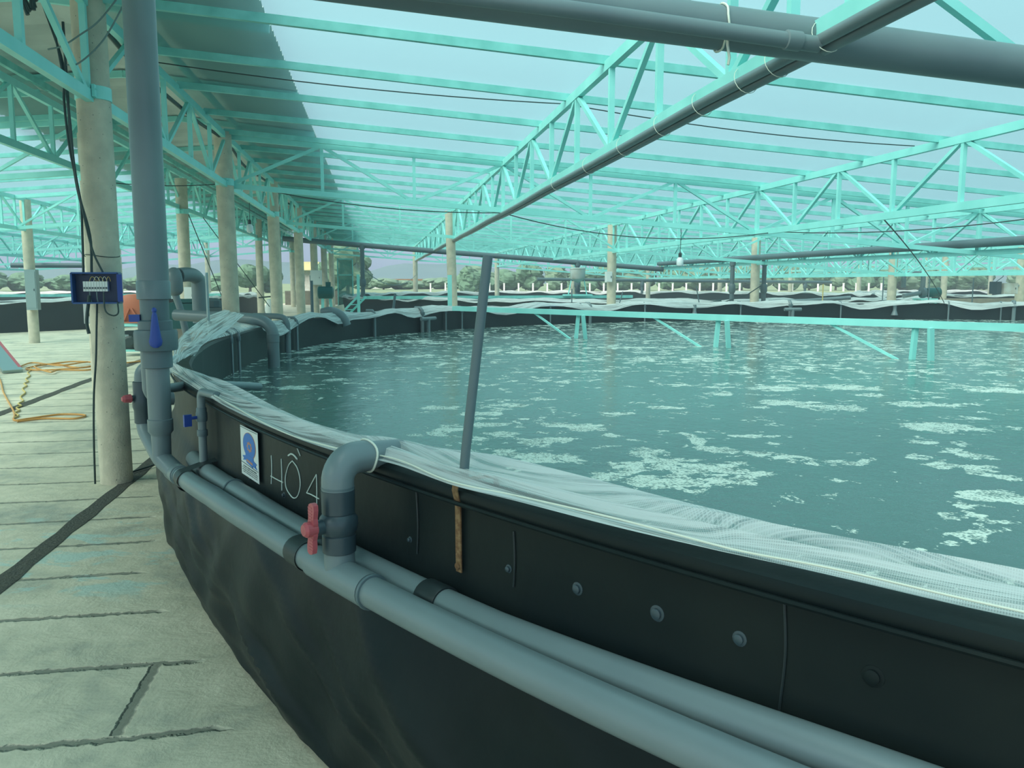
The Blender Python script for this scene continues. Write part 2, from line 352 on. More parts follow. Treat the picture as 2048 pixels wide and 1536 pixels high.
rows = [(-2.1, 'along the walkway columns'), (1.93, 'over the near tank, first line right of the walkway'), (6.05, 'second line right of the walkway'), (10.02, 'third line right of the walkway'), (14.04, 'fourth line right of the walkway'),
        (18, 'fifth line right of the walkway'), (22, 'sixth line right of the walkway'), (26, 'seventh line right of the walkway'), (30, 'eighth line right of the walkway'), (34, 'ninth line right of the walkway'),
        (-4, 'along the left side of the walkway'), (-8, 'first line left of the walkway'), (-12, 'second line left of the walkway'), (-16, 'third line left of the walkway')]
for X, wh in rows:
    near = abs(X) < 20 and X > -9
    if near: a_truss(X, -4, 14, 'turquoise steel lattice truss '+wh+', near stretch')
    a_truss(X, 14, 32, 'turquoise steel lattice truss '+wh+', far stretch')
def web(dx, z0, z1):
    k = ('w', round(dx, 3), round(z0, 3), round(z1, 3))
    if k not in cache: cache[k] = MB().bar((0, 0, z0), (dx, 0, z1), .045, .045).mesh('diagonal', M['teal'], False)
    return cache[k]
def b_truss(Y, xs, label, start=0):
    x0 = xs[0]; t = thing('cross_truss', (x0, Y, 0), label, 'roof truss', 'cross trusses spanning between the truss lines')
    for nm, dz in (('bottom_chord', .03), ('top_chord', .03+DEP)):
        mb = MB()
        for a, b in zip(xs[:-1], xs[1:]): mb.bar((a, Y, zb(a)+dz), (b, Y, zb(b)+dz), .05, .075)
        mb.obj(nm, M['teal'], t, False)
    kx = []
    for a, b in zip(xs[:-1], xs[1:]): kx += [a+(b-a)*q/3 for q in range(3)]
    kx.append(xs[-1])
    for i, x in enumerate(kx):
        p = inst('post', POST, t, (x-x0, 0, zb(x)+.03))
        if i < len(kx)-1:
            x2 = kx[i+1]; up = (i+start) % 2 == 0
            za, zc = (zb(x)+.03, zb(x2)+.03+DEP) if up else (zb(x)+.03+DEP, zb(x2)+.03)
            inst('diagonal', web(x2-x, round(0, 2), zc-za), t, (x-x0, 0, za))
BY = [3.8, 12.88, 20.7, 28.8, 35.8, 42.6]
for i, Y in enumerate(BY):
    p = ['nearest, beside the thick overhead pipe', 'second from the camera', 'third from the camera', 'fourth from the camera', 'fifth from the camera', 'farthest, at the open end of the roof'][i]
    b_truss(Y, [-2.1, 1.93, 6.05, 10.02, 14.04, 18], 'turquoise cross truss on the right roof, '+p)
    if i > 1: b_truss(Y, [18, 22, 26, 30, 34], 'turquoise cross truss on the far right roof, '+p)
    if i > 0: b_truss(Y, [-16, -12, -8, -4], 'turquoise cross truss on the left roof, '+p)
# purlins
for k in range(-3, 26):
    Y = 7.03+1.43*k
    xr = [-2.1, 1.93, 6.05, 10.02, 14.04, 18, 22, 26, 30, 34, 38]
    mb = MB()
    for a, b in zip(xr[:-1], xr[1:]): mb.bar((a, Y, zb(a)+DEP+.085), (b, Y, zb(b)+DEP+.085), .045, .07)
    o = mb.obj('roof_purlin', M['tealdark'], smooth=False); tag(o, 'turquoise steel purlin under the right roof film, %s from the camera' % ORD[k+3], 'roof purlin', 'purlins of the right roof')
    if k < 0: continue
    xl = [-24, -20, -16, -12, -8, -4]; mb = MB()
    for a, b in zip(xl[:-1], xl[1:]): mb.bar((a, Y, zb(a)+DEP+.085), (b, Y, zb(b)+DEP+.085), .045, .07)
    o = mb.obj('roof_purlin', M['tealdark'], smooth=False); tag(o, 'turquoise steel purlin under the left roof film, %s from the camera' % ORD[k], 'roof purlin', 'purlins of the left roof')
# rafters under the metal roof
for k in range(0, 13):
    Y = 5.6+2.9*k; mb = MB()
    for (a, za), (b, zc) in zip(prof[:-1], prof[1:]): mb.bar((a, Y, za-.06), (b, Y, zc-.06), .05, .08)
    o = mb.obj('roof_rafter', M['teal'], smooth=False); tag(o, 'turquoise rafter under the corrugated metal roof, %s from the camera' % ORD[k], 'roof rafter', 'rafters over the walkway')
for x, z, wh in ((-2.1, 4.08, 'right'), (-4.0, 4.08, 'left')):
    o = MB().bar((x, -3, z-.08), (x, 43, z-.08), .05, .08).obj('eave_beam', M['tealdark'], smooth=False); tag(o, 'long turquoise beam under the metal roof on the %s side of the walkway' % wh, 'roof beam')

# ------------------------------------------------------------------ columns
CPROF = None
def column(X, Y, z0, z1, label, group, r=.12, tilt=(0, 0), band=None):
    t = thing('concrete_column', (X, Y, z0), label, 'column', group)
    mb = MB(); n_ = 8
    V = []
    for i in range(n_+1):
        h = (z1-z0)*i/n_; V.append((X+tilt[0]*i/n_, Y+tilt[1]*i/n_, z0+h-(.03 if i == 0 else 0)))
    mb.tube(V, r, 28); mb.obj('shaft', M['conc'], t, True)
    if band:
        f = (band-z0)/(z1-z0); c = (X+tilt[0]*f, Y+tilt[1]*f, band-.05)
        b = MB().lathe([(r+.002, 0), (r+.008, .002), (r+.008, .098), (r+.002, .10)], c, seg=24); b.box((c[0]+.05, c[1]-r-.02, band), (.02, .05, .09)); b.box((c[0]-.02, c[1]-r-.02, band), (.02, .05, .09))
        b.tube([(c[0]-.05, c[1]-r-.03, band+.01), (c[0]+.08, c[1]-r-.03, band+.01)], .006, 8)
        b.obj('clamp_band', M['teal'], t)
    return t
for k in range(7):
    Y = 7.04+5.75*k
    lab = ['speckled concrete column beside the near tank, with the blue breaker box', 'concrete walkway column right behind the bent grey inlet pipe', 'third concrete column of the right walkway row', 'fourth concrete column of the right walkway row', 'fifth concrete column of the right walkway row', 'sixth concrete column of the right walkway row', 'farthest concrete column of the right walkway row'][k]
    column(-2.1, Y, zf(Y), 3.72, lab, 'columns of the right walkway row', .122, ((-.01, 0) if k == 0 else (-.03, 0)), 3.02)
for k in range(1, 7):
    Y = 7.04+5.75*k
    column(-3.95, Y, zf(Y), 3.72, 'concrete column of the left walkway row, %s from the camera' % ORD[k-1], 'columns of the left walkway row', .12, (0, 0), 3.05)
cols2 = [(1.93, YR, 'concrete column behind the far rim, beside the upright turquoise post'), (6.05, YR, 'concrete column behind the far rim, with a small white switch box'), (10.02, YR, 'concrete column behind the far rim, between two grey downpipes'),
         (14.04, YR, 'concrete column behind the far rim, left of the pump on its stool'), (18, YR, 'concrete column at the right edge of the picture'), (-8, YR, 'concrete column at far left carrying a grey metal cabinet')]
for X, Y, lab in cols2:
    column(X, Y, zf(Y), zb(X)+DEP+.02, lab, None, .118, (-.09 if X == 1.93 else 0, 0), None)
for X in (1.93, 6.05, 10.02, 14.04, 18, 22, 26, 30, 34, -8, -12):
    side = 'right' if X > 0 else 'left'
    idx = {1.93: 'nearest to the walkway', 6.05: 'second from the walkway', 10.02: 'third from the walkway', 14.04: 'fourth from the walkway', 18: 'fifth from the walkway', 22: 'sixth from the walkway', 26: 'seventh from the walkway', 30: 'eighth from the walkway', 34: 'ninth from the walkway', -8: 'nearest to the walkway on the left', -12: 'second from the walkway on the left'}[X]
    column(X, YE, zf(YE), zb(X)+DEP, 'small distant concrete column at the open end of the roof, '+idx, 'columns at the open end of the roof', .118)
for X in (22, 26, 30): column(X, 30., zf(30), zb(X)+DEP, 'concrete column in the far right bay, %s of three' % {22: 'left', 26: 'middle', 30: 'right'}[X], 'columns of the far right bay', .118)

# ------------------------------------------------------------------ tanks
TH = [0, 60, 80, 110, 125, 139, 150, 163, 176, 186, 192, 197, 201, 203, 360]; TR = [11.46, 11.46, 11.46, 11.5, 11.72, 11.88, 11.88, 11.72, 11.52, 11.50, 11.52, 11.50, 11.466, 11.46, 11.46]
def RM(a): return float(np.interp(a % 360, TH, TR))
def pt(a, r, z, c=(CX, CY), R=None):   # r = offset from the wall line
    rr = (RM(a) if R is None else R)+r; return (c[0]+rr*math.cos(math.radians(a)), c[1]+rr*math.sin(math.radians(a)), z)
def fold(a, z):   # diagonal wrinkles and belly of the loose liner skirt
    s = max(0., min(1., (.74-z)/.3)); b = .105*math.sin(PI*min(1, max(0, z/.78)))
    w = .014*math.sin(a*1.1+z*3.5)+.005*math.sin(a*3.1-z*6+1)+.022*max(0, math.sin(a*.62+z*4.2+.5))**6+.016*max(0, math.sin(a*.9-z*3.1+2))**8
    for a0_, z0_, k_, wd, am in ((188, .62, .030, .030, .016), (191, .70, .050, .022, .018), (194, .66, .040, .018, .014), (198.5, .66, .062, .020, .018), (201, .62, .085, .020, .014), (204, .70, .070, .024, .020), (207.5, .66, .100, .018, .014), (209.5, .70, .120, .022, .016), (213, .70, .11, .03, .018), (217, .7, .12, .03, .018)):
        if a > a0_-1.5: w += am*math.exp(-((z-(z0_-k_*(a-a0_)+.03*math.sin(a*.8)))/(wd*1.6))**2)*min(1, (a-a0_+1.5)/1.5)
    return b+w*s*(1 if z > .02 else .2)+.012*(1-s)*math.sin(a*1.3)*0+.055*max(0, 1-z/.25)
Z0 = 1.07
def tank(c, Rf, label, main, grp=None, matl=None, zt=Z0, zbase=0.):
    t = thing('pond_tank', (c[0], c[1], zbase), label, 'pond tank', grp)
    if main: A = np.unique(np.r_[np.arange(0, 180, 2), np.arange(180, 196, .3), np.arange(196, 224, .16), np.arange(224, 360.1, 2)][:-1])
    else: A = np.arange(0, 360, 3.)
    zs = [-.03, 0]+[.02*i for i in range(1, 39)]+[.80, .9, 1.0, 1.03] if main else [zbase-.05, zbase+.3, zbase+.7, 1.02]
    V = []
    for a in A:
        R = Rf(a)
        for z in zs:
            r = R+(fold(a, z) if main else .03*math.sin(a*.8)*(1-z)); V.append((c[0]+r*math.cos(math.radians(a)), c[1]+r*math.sin(math.radians(a)), z))
        for dr, z in ((.012, 1.036), (.016, 1.05), (.010, 1.064), (-.004, 1.07), (-.06, 1.072), (-.10, 1.066), (-.115, 1.045)):
            r = R+dr; V.append((c[0]+r*math.cos(math.radians(a)), c[1]+r*math.sin(math.radians(a)), z))
        
    MB().grid(V, len(A), len(zs)+7, True).obj('outer_liner', matl or M['liner'], t, True)
    V = []
    zi = [1.045, .95, .8, .6, .3]
    for a in A:
        for z in zi:
            r = Rf(a)-.115-.01*math.sin(a*.9)*(1-z); V.append((c[0]+r*math.cos(math.radians(a)), c[1]+r*math.sin(math.radians(a)), z))
    MB().grid(V, len(A), len(zi), True).obj('inner_liner', M['liner2'], t, True)
    return t
T0 = tank((CX, CY), RM, 'large round black lined tank of foaming water in the foreground', True)
C2 = (9.9, 33.4); C3 = (-16, 34.6); C4 = (33.5, 33.4); C5 = (33.8, 8.5)
tank(C2, lambda a: 11.35, 'round black lined tank directly behind the near tank', False, None, M['liner2'], zbase=.15)
tank(C3, lambda a: 11.4, 'round black lined tank on the left, beyond the bare concrete floor', False, None, M['liner2'], zbase=.15)
tank(C4, lambda a: 11.35, 'round black lined tank in the far right bay', False, None, M['liner2'], zbase=.15)
# raised lip seam, vertical seams, bolts and lettering of the near tank
V = [pt(a, .020, 1.032) for a in np.arange(186, 226, .4)]
MB().tube(V, .006, 6, False).obj('lip_seam', M['liner'], T0, True)
for a, z0, z1 in ((210.95, .84, 1.02), (213.0, .86, 1.0), (216.55, .80, 1.03), ):
    MB().tube([pt(a+.02*math.sin(z*22), .003, z) for z in np.linspace(z0, z1, 12)], .0025, 5).obj('weld_seam', M['blackstrap'], T0, True)
for a, z, s in ((206.2, .815, .010), (207.6, .80, .010), (210.75, .872, .008), (212.9, .90, .010), (214.05, .913, .014), (215.15, .92, .016), (216.1, .925, .014), (217.35, .935, .018), (204.2, .80, .008)):
    c = Vector(pt(a, -.002, z)); ax = Vector((math.cos(math.radians(a)), math.sin(math.radians(a)), 0))
    s *= .72; MB().lathe([(s*1.7, -.002), (s*1.5, .003), (s*1.0, .004), (s, .009), (s*.6, .011), (0, .011)], c, ax, 16).obj('bolt_head', M['pvcd'] if s < .012 else M['liner'], T0, True)
def stroke(pts, r=.0022, name='chalk_stroke'):
    return MB().tube([pt(a, .0015, z) for a, z in pts], r, 6).obj(name, M['chalk'], T0, True)

# water bodies
BL = [(0.91,4.67,.13,.15),(0.73,4.98,.12,.1),(1.07,4.73,.09,.13),(0.67,4.42,.07,.08),(1.32,5.12,.13,.15),(1.41,4.84,.08,.1),(0.91,4.25,.18,.14),(0.7,4.08,.08,.07),(1.42,4.3,.14,.15),(1.45,3.98,.2,.14),(1.23,3.96,.12,.11),(1.07,3.82,.11,.1),(1.3,3.63,.18,.14),(1.37,3.43,.07,.08),(1.57,3.63,.12,.12),(1.56,3.85,.2,.12),(1.73,3.77,.15,.1),(1.69,3.57,.05,.08),(1.84,4.65,.04,.23),(1.79,4.36,.07,.09),(1.87,4.27,.11,.08),(2.03,4.18,.14,.1),(2.12,4.02,.13,.11),(2.22,3.89,.15,.1),(2.38,3.88,.12,.08),(2.53,3.93,.05,.05),(2.01,4.83,.12,.05),(2.19,4.66,.15,.07),(2.21,4.39,.04,.08),(3.05,5.97,.15,.2),(3.29,5.74,.21,.24),(3.39,5.58,.09,.13),(2.83,7.05,.27,.22),(2.79,6.51,.12,.13),(3.67,6.84,.31,.19),(3.36,6.78,.22,.18),(4.09,6.74,.26,.23),(3.98,6.26,.16,.17),(4.13,5.71,.34,.15),(5.22,6.38,.26,.23),(3.53,4.76,.24,.17),(3.14,4.36,.09,.12),(3.29,4.25,.07,.07),(3.92,5.1,.17,.12),(2.84,3.94,.12,.13),(3.09,4.08,.14,.11),(3.13,3.9,.09,.1),(2.82,3.76,.11,.09),(2.94,3.65,.12,.1),(2.94,3.47,.09,.09),(2.56,3.18,.11,.1),(2.38,3.07,.04,.11),(2.22,2.91,.04,.08),(2.33,2.91,.06,.07),(2.32,2.79,.09,.06),(2.26,2.7,.11,.04),(2.11,2.68,.07,.03),(1.99,2.61,.04,.04),(1.88,2.53,.04,.05),(2.66,3.09,.05,.08),(1.85,2.44,.03,.03),(-.83,12.39,.51,.79),(-.11,12.48,.88,.8),(-1.03,11.53,.27,.51),(.72,12.97,.93,.55),(-1.12,7.95,.23,.32),(-1.37,8.4,.19,.36),(-.81,7.52,.22,.18),(-.4,10.44,.55,.28),(.27,10.54,.75,.22),(.82,9.59,.75,.18),(.02,8.63,.31,.14),(1.65,10.85,.92,.31),(2.72,12.02,.88,.4),(2.9,9.57,.59,.32),(2.02,8.46,.42,.2),(1.49,7.65,.56,.12),(.86,7.44,.27,.11),(-.27,8.01,.28,.12),(3.8,11.37,1.13,.37),(5.01,10.73,1.09,.26),(6.86,11.36,1.18,.32),(4.51,8.42,.65,.23),(5.43,7.77,.46,.21),(3.51,8.07,.41,.15),(7.18,8.89,.48,.3),(.45,6.13,.15,.12),(.7,5.77,.18,.11),(.93,6.12,.19,.15),(1.16,5.24,.13,.08),(1.64,5.62,.14,.09),(2.09,5.86,.15,.1),(.64,5.32,.16,.1),(1.8,3.93,.1,.1),(.3,4.55,.07,.06),(.27,5.05,.12,.09),(.44,5.17,.13,.07)]
def water(c, Rf, label, main):
    if main:
        gx = np.unique(np.round(np.r_[np.arange(-1.9, 6, .05), np.arange(6, 22, .25)], 3)); gy = np.unique(np.round(np.r_[np.arange(-3.6, 1.4, .3), np.arange(1.4, 8, .05), np.arange(8, 14, .12), np.arange(14, 20.3, .25)], 3))
    else: gx = np.arange(c[0]-11.6, c[0]+11.7, .8); gy = np.arange(c[1]-11.6, c[1]+11.7, .8)
    X, Y = np.meshgrid(gx, gy, indexing='ij')
    # clamp the grid to the round wall
    dx, dy = X-c[0], Y-c[1]; r = np.hypot(dx, dy)+1e-9; an = np.degrees(np.arctan2(dy, dx)) % 360
    Rr = np.vectorize(Rf)(an)-.08; k_ = np.minimum(1, Rr/r); ins = r < Rr+.5
    Xc, Yc = c[0]+dx*k_, c[1]+dy*k_
    F = np.full(X.shape, .12 if main else .3)
    if main:
        F += .14*np.exp(-((X-1.1)/1.0)**2-((Y-5.0)/1.2)**2)+.22*np.clip((Y-5.0)/4, 0, 1)+.10*np.clip((X-1)/3, 0, 1)*np.clip((Y-4)/2, 0, 1)
        ca, sa = math.cos(math.radians(9.13)), math.sin(math.radians(9.13))
        for bx, by, rx, ry in BL:
            u = (X-bx)*ca-(Y-by)*sa; v = (X-bx)*sa+(Y-by)*ca; q = (u/rx)**2+(v/ry)**2; F = np.maximum(F, (1.0 if by < 7 else .62)*np.clip(1.15-q*.6, 0, 1))
        F = np.where(r > Rr-.10, np.maximum(F, .45), F)
        F = np.where((Y > 15.5), np.maximum(F, .38), F)
    nu, nv = X.shape; V = np.c_[Xc.ravel(), Yc.ravel(), np.full(X.size, .68)].tolist()
    idx = np.arange(nu*nv).reshape(nu, nv); FF = []
    for i in range(nu-1):
        for j in range(nv-1):
            if ins[i, j] or ins[i+1, j] or ins[i, j+1] or ins[i+1, j+1]: FF.append((idx[i, j], idx[i+1, j], idx[i+1, j+1], idx[i, j+1]))
    me = D.meshes.new('pond_water'); me.from_pydata(V, [], FF); me.materials.append(M['water'])
    at = me.attributes.new('foam', 'FLOAT', 'POINT'); at.data.foreach_set('value', F.ravel().astype(np.float32))
    o = D.objects.new('pond_water', me); COL.objects.link(o); tag(o, label, 'water', None, 'stuff'); return o
water((CX, CY), RM, 'green water with patches of pale foam filling the near tank', True)
for c, l in ((C2, 'water in the tank directly behind the near tank'), (C3, 'water in the tank on the left'), (C4, 'water in the far right tank')): water(c, lambda a: 11.3, l, False)

# ------------------------------------------------------------------ netting
outer = [(-1.30, 5.60), (-1.16, 4.99), (-.67, 3.71), (-.34, 2.95), (-.14, 2.58), (.04, 2.36), (.18, 2.1), (.32, 1.92), (.49, 1.68), (.63, 1.5), (.68, 1.44), (.80, 1.30), (.97, 1.09), (1.3, .75), (1.8, .3)]
inner = [(-1.36, 6.1), (-1.25, 5.45), (-.86, 4.62), (-.39, 3.42), (-.10, 2.84), (.03, 2.73), (.18, 2.54), (.29, 2.46), (.44, 2.19), (.63, 1.87), (.78, 1.65), (.93, 1.44), (1.13, 1.27), (1.45, .95), (1.95, .5)]
def netstrip(name, A, B, nz, mtl, nu=220, nvv=26, amp=.012, up=.03, parent=None):
    A = np.array(spline([(a[0], a[1], a[2] if len(a) > 2 else 1.085) for a in A], 12)); B = np.array(spline([(b[0], b[1], b[2] if len(b) > 2 else 1.085) for b in B], 12))
    n_ = min(len(A), len(B)); ii = np.linspace(0, n_-1, nu); A = np.array([[np.interp(i, range(n_), A[:n_, k]) for k in range(3)] for i in ii]); B = np.array([[np.interp(i, range(n_), B[:n_, k]) for k in range(3)] for i in ii])
    d = np.r_[0, np.cumsum(np.linalg.norm(np.diff(A, axis=0), axis=1))]; V = []; UV = []
    ph = rng.uniform(0, 6, 8)
    for i in range(nu):
        wdt = np.linalg.norm(B[i]-A[i])
        for j in range(nvv):
            t = j/(nvv-1); tt = t+.03*math.sin(d[i]*3+ph[0]+t*4); p = A[i]*(1-tt)+B[i]*tt
            h = up*math.sin(PI*t)+amp*(math.sin(t*21+d[i]*1.1+ph[1])+.6*math.sin(t*37-d[i]*2.3+ph[2])+.5*math.sin(t*9+d[i]*3.1+ph[3]))*math.sin(PI*min(1, t*1.15))**.5
            V.append((p[0], p[1], p[2]+h)); UV.append((float(d[i]), float(t*wdt*1.15+.01*math.sin(d[i]*4+t*9))))
    return MB().grid(V, nu, nvv, uvs=UV).obj(name, mtl, parent, True)
o = netstrip('bird_net', outer, inner, 1.085, M['net']); tag(o, 'bunched white mesh net lying along the rim of the near tank', 'net')
# net bridging up to the bent inlet pipe and on around the rim
A1 = [(-1.25, 5.2, 1.07), (-1.297, 5.6, 1.075), (-1.414, 6.2, 1.135), (-1.558, 7.2, 1.19), (-1.635, 8.2, 1.24), (-1.60, 9.3, 1.31)]
B1 = [(-1.22, 5.3, 1.05), (-1.28, 5.9, 1.03), (-1.345, 6.5, 1.06), (-1.44, 7.3, 1.075), (-1.47, 8.2, 1.10), (-1.40, 9.35, 1.25)]
o = netstrip('bird_net', A1, B1, 1.1, M['net'], 80, 16, .005, .0); tag(o, 'white mesh net lifted from the rim up to the bent grey inlet pipe', 'net')
A2 = [(-1.538, 9.3, 1.198), (-1.45, 9.45, 1.16), (-1.282, 9.6, 1.13), (-1.15, 10.2, 1.10)]; B2 = [(-1.50, 7.5, 1.075), (-1.47, 8.2, 1.08), (-1.40, 9.2, 1.08), (-1.30, 10.3, 1.09)]
o = netstrip('bird_net', A2, B2, 1.1, M['net'], 60, 14, .004, .0); tag(o, 'thin triangle of white net hanging below the bent inlet pipe', 'net')
def rimnet(c, Rf, a0, a1, label, zt=1.085, hgt=.10):
    aa = np.arange(a0, a1, 1.2); V = []; UV = []; nv = 9
    for i, a in enumerate(aa):
        s = .03*math.sin(a*.37)+.022*math.sin(a*.91+1); w = .17+.05*math.sin(a*.61)
        for j in range(nv):
            t = j/(nv-1); r = Rf(a)+.06-(w+.12)*t; z = zt+hgt*.55*math.sin(PI*t)+s*.8+.012*math.sin(t*19+a)-(.07+.06*math.sin(a*.5))*t**3-.05*(1-t)**3
            V.append((c[0]+r*math.cos(math.radians(a)), c[1]+r*math.sin(math.radians(a)), z)); UV.append((a*.2, t*.3))
    o = MB().grid(V, len(aa), nv, uvs=UV).obj('bird_net', M['netfar'], smooth=True); return tag(o, label, 'net')
rimnet((CX, CY), RM, -10, 171, 'long roll of white net draped over the far rim of the near tank')
rimnet(C2, lambda a: 11.35, 0, 359, 'white net lying around the rim of the tank behind')
rimnet(C3, lambda a: 11.4, 0, 359, 'white net lying around the rim of the left tank')
rimnet(C4, lambda a: 11.35, 0, 359, 'white net lying around the rim of the far right tank')
# edge rope
o = MB().tube(spline([(x+.006*math.sin(i*2.3), y+.012+.006*math.cos(i*1.7), 1.094+.004*math.sin(i*2)) for i, (x, y) in enumerate(outer[1:])], 14), .0023, 8).obj('edge_rope', M['rope']); tag(o, 'thin white rope along the outer edge of the near net', 'rope')

# ------------------------------------------------------------------ pipes along the near wall
def ring(path_c, ax, r, L_, m, name, parent, label=None):
    p = Vector(path_c); a = Vector(ax).normalized()
    return MB().lathe([(r*.96, -L_/2), (r, -L_/2+.004), (r, L_/2-.004), (r*.96, L_/2)], p, a, 24).obj(name, m, parent, True, label)
def tang(a): return (-math.sin(math.radians(a)), math.cos(math.radians(a)), 0)
def zlow(a): return float(np.interp(a, [186, 199, 201, 204, 207, 216, 230], [.64, .645, .69, .735, .757, .765, .79]))
RL, RU = .145, .054; PR = .043
lower = thing('wall_pipe', pt(210, RL, zlow(210)), 'lower grey pipe curving along the outside of the near tank', 'pipe', 'pipes strapped to the tank wall')
MB().tube([pt(a, RL, zlow(a), R=11.46) for a in np.arange(199, 232, .5)], PR, 24).obj('pipe_run', M['pvc'], lower, True)
upper = thing('wall_pipe', pt(212, RU, .85), 'upper grey pipe curving along the outside of the near tank', 'pipe', 'pipes strapped to the tank wall')
def zup(a): return float(np.interp(a, [196, 200.7, 205, 213, 217.3, 230], [.71, .718, .757, .768, .80, .85]))
MB().tube([pt(a, RU, zup(a), R=11.46) for a in np.arange(199.5, 232, .5)], PR-.002, 24).obj('pipe_run', M['pvc'], upper, True)
for a, L_ in ((200.6, .012),): ring(pt(a, RL, zlow(a), R=11.46), tang(a), PR+.004, L_, M['pvcm'], 'coupling', lower)
for a, L_ in ((203.9, .012), (208.35, .012)): ring(pt(a, RU, zup(a)), tang(a), PR+.004, L_, M['pvcm'], 'coupling', upper)
ring(pt(211.75, RU, zup(211.75)), tang(211.75), PR+.005, .085, M['blackstrap'], 'rubber_sleeve', upper, 'black rubber sleeve')
# straps over both pipes
for a in (201.3, 208.75):
    V = []
    for da in (-.22, -.12, .12, .22):
        w = []
        cu = (RU, zup(a)); cl = (RL, zlow(a)); R_ = PR+.004
        for th in [100]+list(np.linspace(90, -100, 13)):
            q = cl if th <= 90 else cu
            w.append((q[0]+R_*math.cos(math.radians(th)), q[1]+R_*math.sin(math.radians(th))))
        w = [(-.0+.005, cu[1]+.052)]+w
        for r, z in w: V.append(pt(a+da, r, z))
    MB().grid(V, 4, 15).obj('strap', M['blackstrap'], lower, True, 'black strap looped over both pipes')
# tee and red-handled valve riser
a0 = 210.0
tx, ty, tz = pt(a0, RL, zlow(a0)); tl_ = tang(a0)
rs = thing('valve_riser', (tx, ty, tz), 'grey riser with black ball valve and red handle on the lower wall pipe', 'valve')
tp = [pt(a, RL, zlow(a)) for a in np.linspace(209.25, 210.85, 6)]
mb = MB().tube(tp, PR+.006, 24); mb.tube([(tx, ty, tz-.0), (tx, ty, tz+.08)], PR+.001, 24); mb.obj('tee', M['pvc'], rs, True)
ring(pt(210.9, RL, zlow(210.9)), tl_, PR+.008, .010, M['pvcm'], 'tee_collar', rs)
MB().lathe([(.040, .068), (.046, .070), (.048, .072), (.048, .120), (.045, .123), (.054, .138), (.056, .155), (.054, .172), (.045, .184), (.047, .186), (.048, .252), (.043, .254)], (tx, ty, tz), seg=28).obj('valve_body', M['pvcd'], rs, True)
# handle faces the camera's left
hx, hy = -.86, -.51
hb = MB().lathe([(.022, .045), (.022, .072), (.018, .074)], (tx, ty, tz+.152), (hx, hy, 0), 18); hb.obj('valve_stem', M['pvcd'], rs, True)
hc = Vector((tx+hx*.080, ty+hy*.080, tz+.152)); sd = Vector((-hy, hx, 0))
hh = MB().lathe([(.012, -.012), (.021, -.010), (.022, .022), (.016, .030), (0, .031)], hc, (hx, hy, 0), 20)
for s in (-1, 1):
    V = []
    prof_h = [(.0, .017), (.018, .019), (.032, .015), (.055, .018), (.070, .015), (.075, .006)]
    for zz, hw in prof_h:
        off = sd*(.008*s*zz/.075)
        for sgn, dpt in ((-1, -.006), (1, -.006), (1, .008), (-1, .008)):
            V.append(hc+sd*(sgn*hw)+off+Vector((0, 0, s*zz))+Vector((hx, hy, 0))*dpt)
    n_ = len(prof_h); F = [(i*4+j, i*4+(j+1) % 4, (i+1)*4+(j+1) % 4, (i+1)*4+j) for i in range(n_-1) for j in range(4)]+[(3, 2, 1, 0), tuple((n_-1)*4+j for j in range(4))]
    hh.add(V, F)
    for q in range(5):
        z_ = s*(.026+.009*q); c_ = hc+Vector((0, 0, z_))+Vector((hx, hy, 0))*.0075; hh.bar(c_-sd*.011, c_+sd*.011, .003, .004)
hh.obj('valve_handle', M['red'], rs, False, 'red two-winged handle')
# elbow to the tank
iz = Vector((math.cos(math.radians(38)), math.sin(math.radians(38)), 0)); bz = Vector((tx, ty, tz))
top = bz+Vector((0, 0, .375)); P = [bz+Vector((0, 0, .24)), bz+Vector((0, 0, .275))]+[bz+Vector((0, 0, .275))+Vector((0, 0, .060*math.sin(t)))+iz*(.060*(1-math.cos(t))) for t in np.linspace(.15, PI/2, 9)]
P += [P[-1]+iz*.05, P[-1]+iz*.07]
rr = [.046]*(len(P)-2)+[.046, .040]
MB().tube(P[:-1], .0465, 26).obj('elbow', M['pvc'], rs, True); MB().tube([P[-2], P[-1]+iz*.10-Vector((0, 0, .01))], .041, 22).obj('outlet_pipe', M['pvc'], rs, True)
MB().tube([P[-3]+Vector((0, 0, 0))+(Vector((-iz.y, iz.x, 0))*math.cos(t)+Vector((0, 0, 1))*math.sin(t))*.0485+iz*(.045+.004*math.sin(3*t)) for t in np.linspace(0, 2*PI, 30)], .0035, 6).obj('tie_string', M['rope'], rs, True, 'white string tied around the elbow')
MB().lathe([(.0475, 0), (.0475, .006)], bz+Vector((0, 0, .256)), seg=26).obj('elbow_collar', M['pvcm'], rs, True)
# small riser with blue handle
a1 = 201.1; sx_, sy_, sz_ = pt(a1, RU, zup(a1))
sr = thing('valve_riser', (sx_, sy_, sz_), 'thin grey riser with small blue valve on the upper wall pipe', 'valve')
zt_ = 1.10
iz2 = Vector((math.cos(math.radians(-58)), math.sin(math.radians(-58)), 0)); b2 = Vector((sx_, sy_, 0))
P = [(sx_, sy_, sz_), (sx_, sy_, zt_-.05)]+[tuple(b2+Vector((0, 0, zt_-.04+.035*math.sin(t)))+iz2*(.035*(1-math.cos(t)))) for t in np.linspace(.1, PI/2, 7)]
P += [tuple(Vector(P[-1])+iz2*.16)]
MB().tube(P, .019, 16).obj('pipe_run', M['pvc'], sr, True)
MB().lathe([(.024, .0), (.026, .01), (.026, .04), (.023, .045), (.023, .06), (.021, .065)], (sx_, sy_, .955), seg=18).obj('valve_body', M['pvcm'], sr, True)
ring((sx_, sy_, .90), (0, 0, 1), .024, .03, M['pvcm'], 'coupling', sr)
hb = MB().tube([(sx_, sy_, .975), (sx_-.04, sy_-.03, .975)], .008, 10); hb.box((sx_-.055, sy_-.04, .965), (.035, .014, .055), .6); hb.obj('valve_handle', M['blue'], sr, False, 'small blue valve handle')
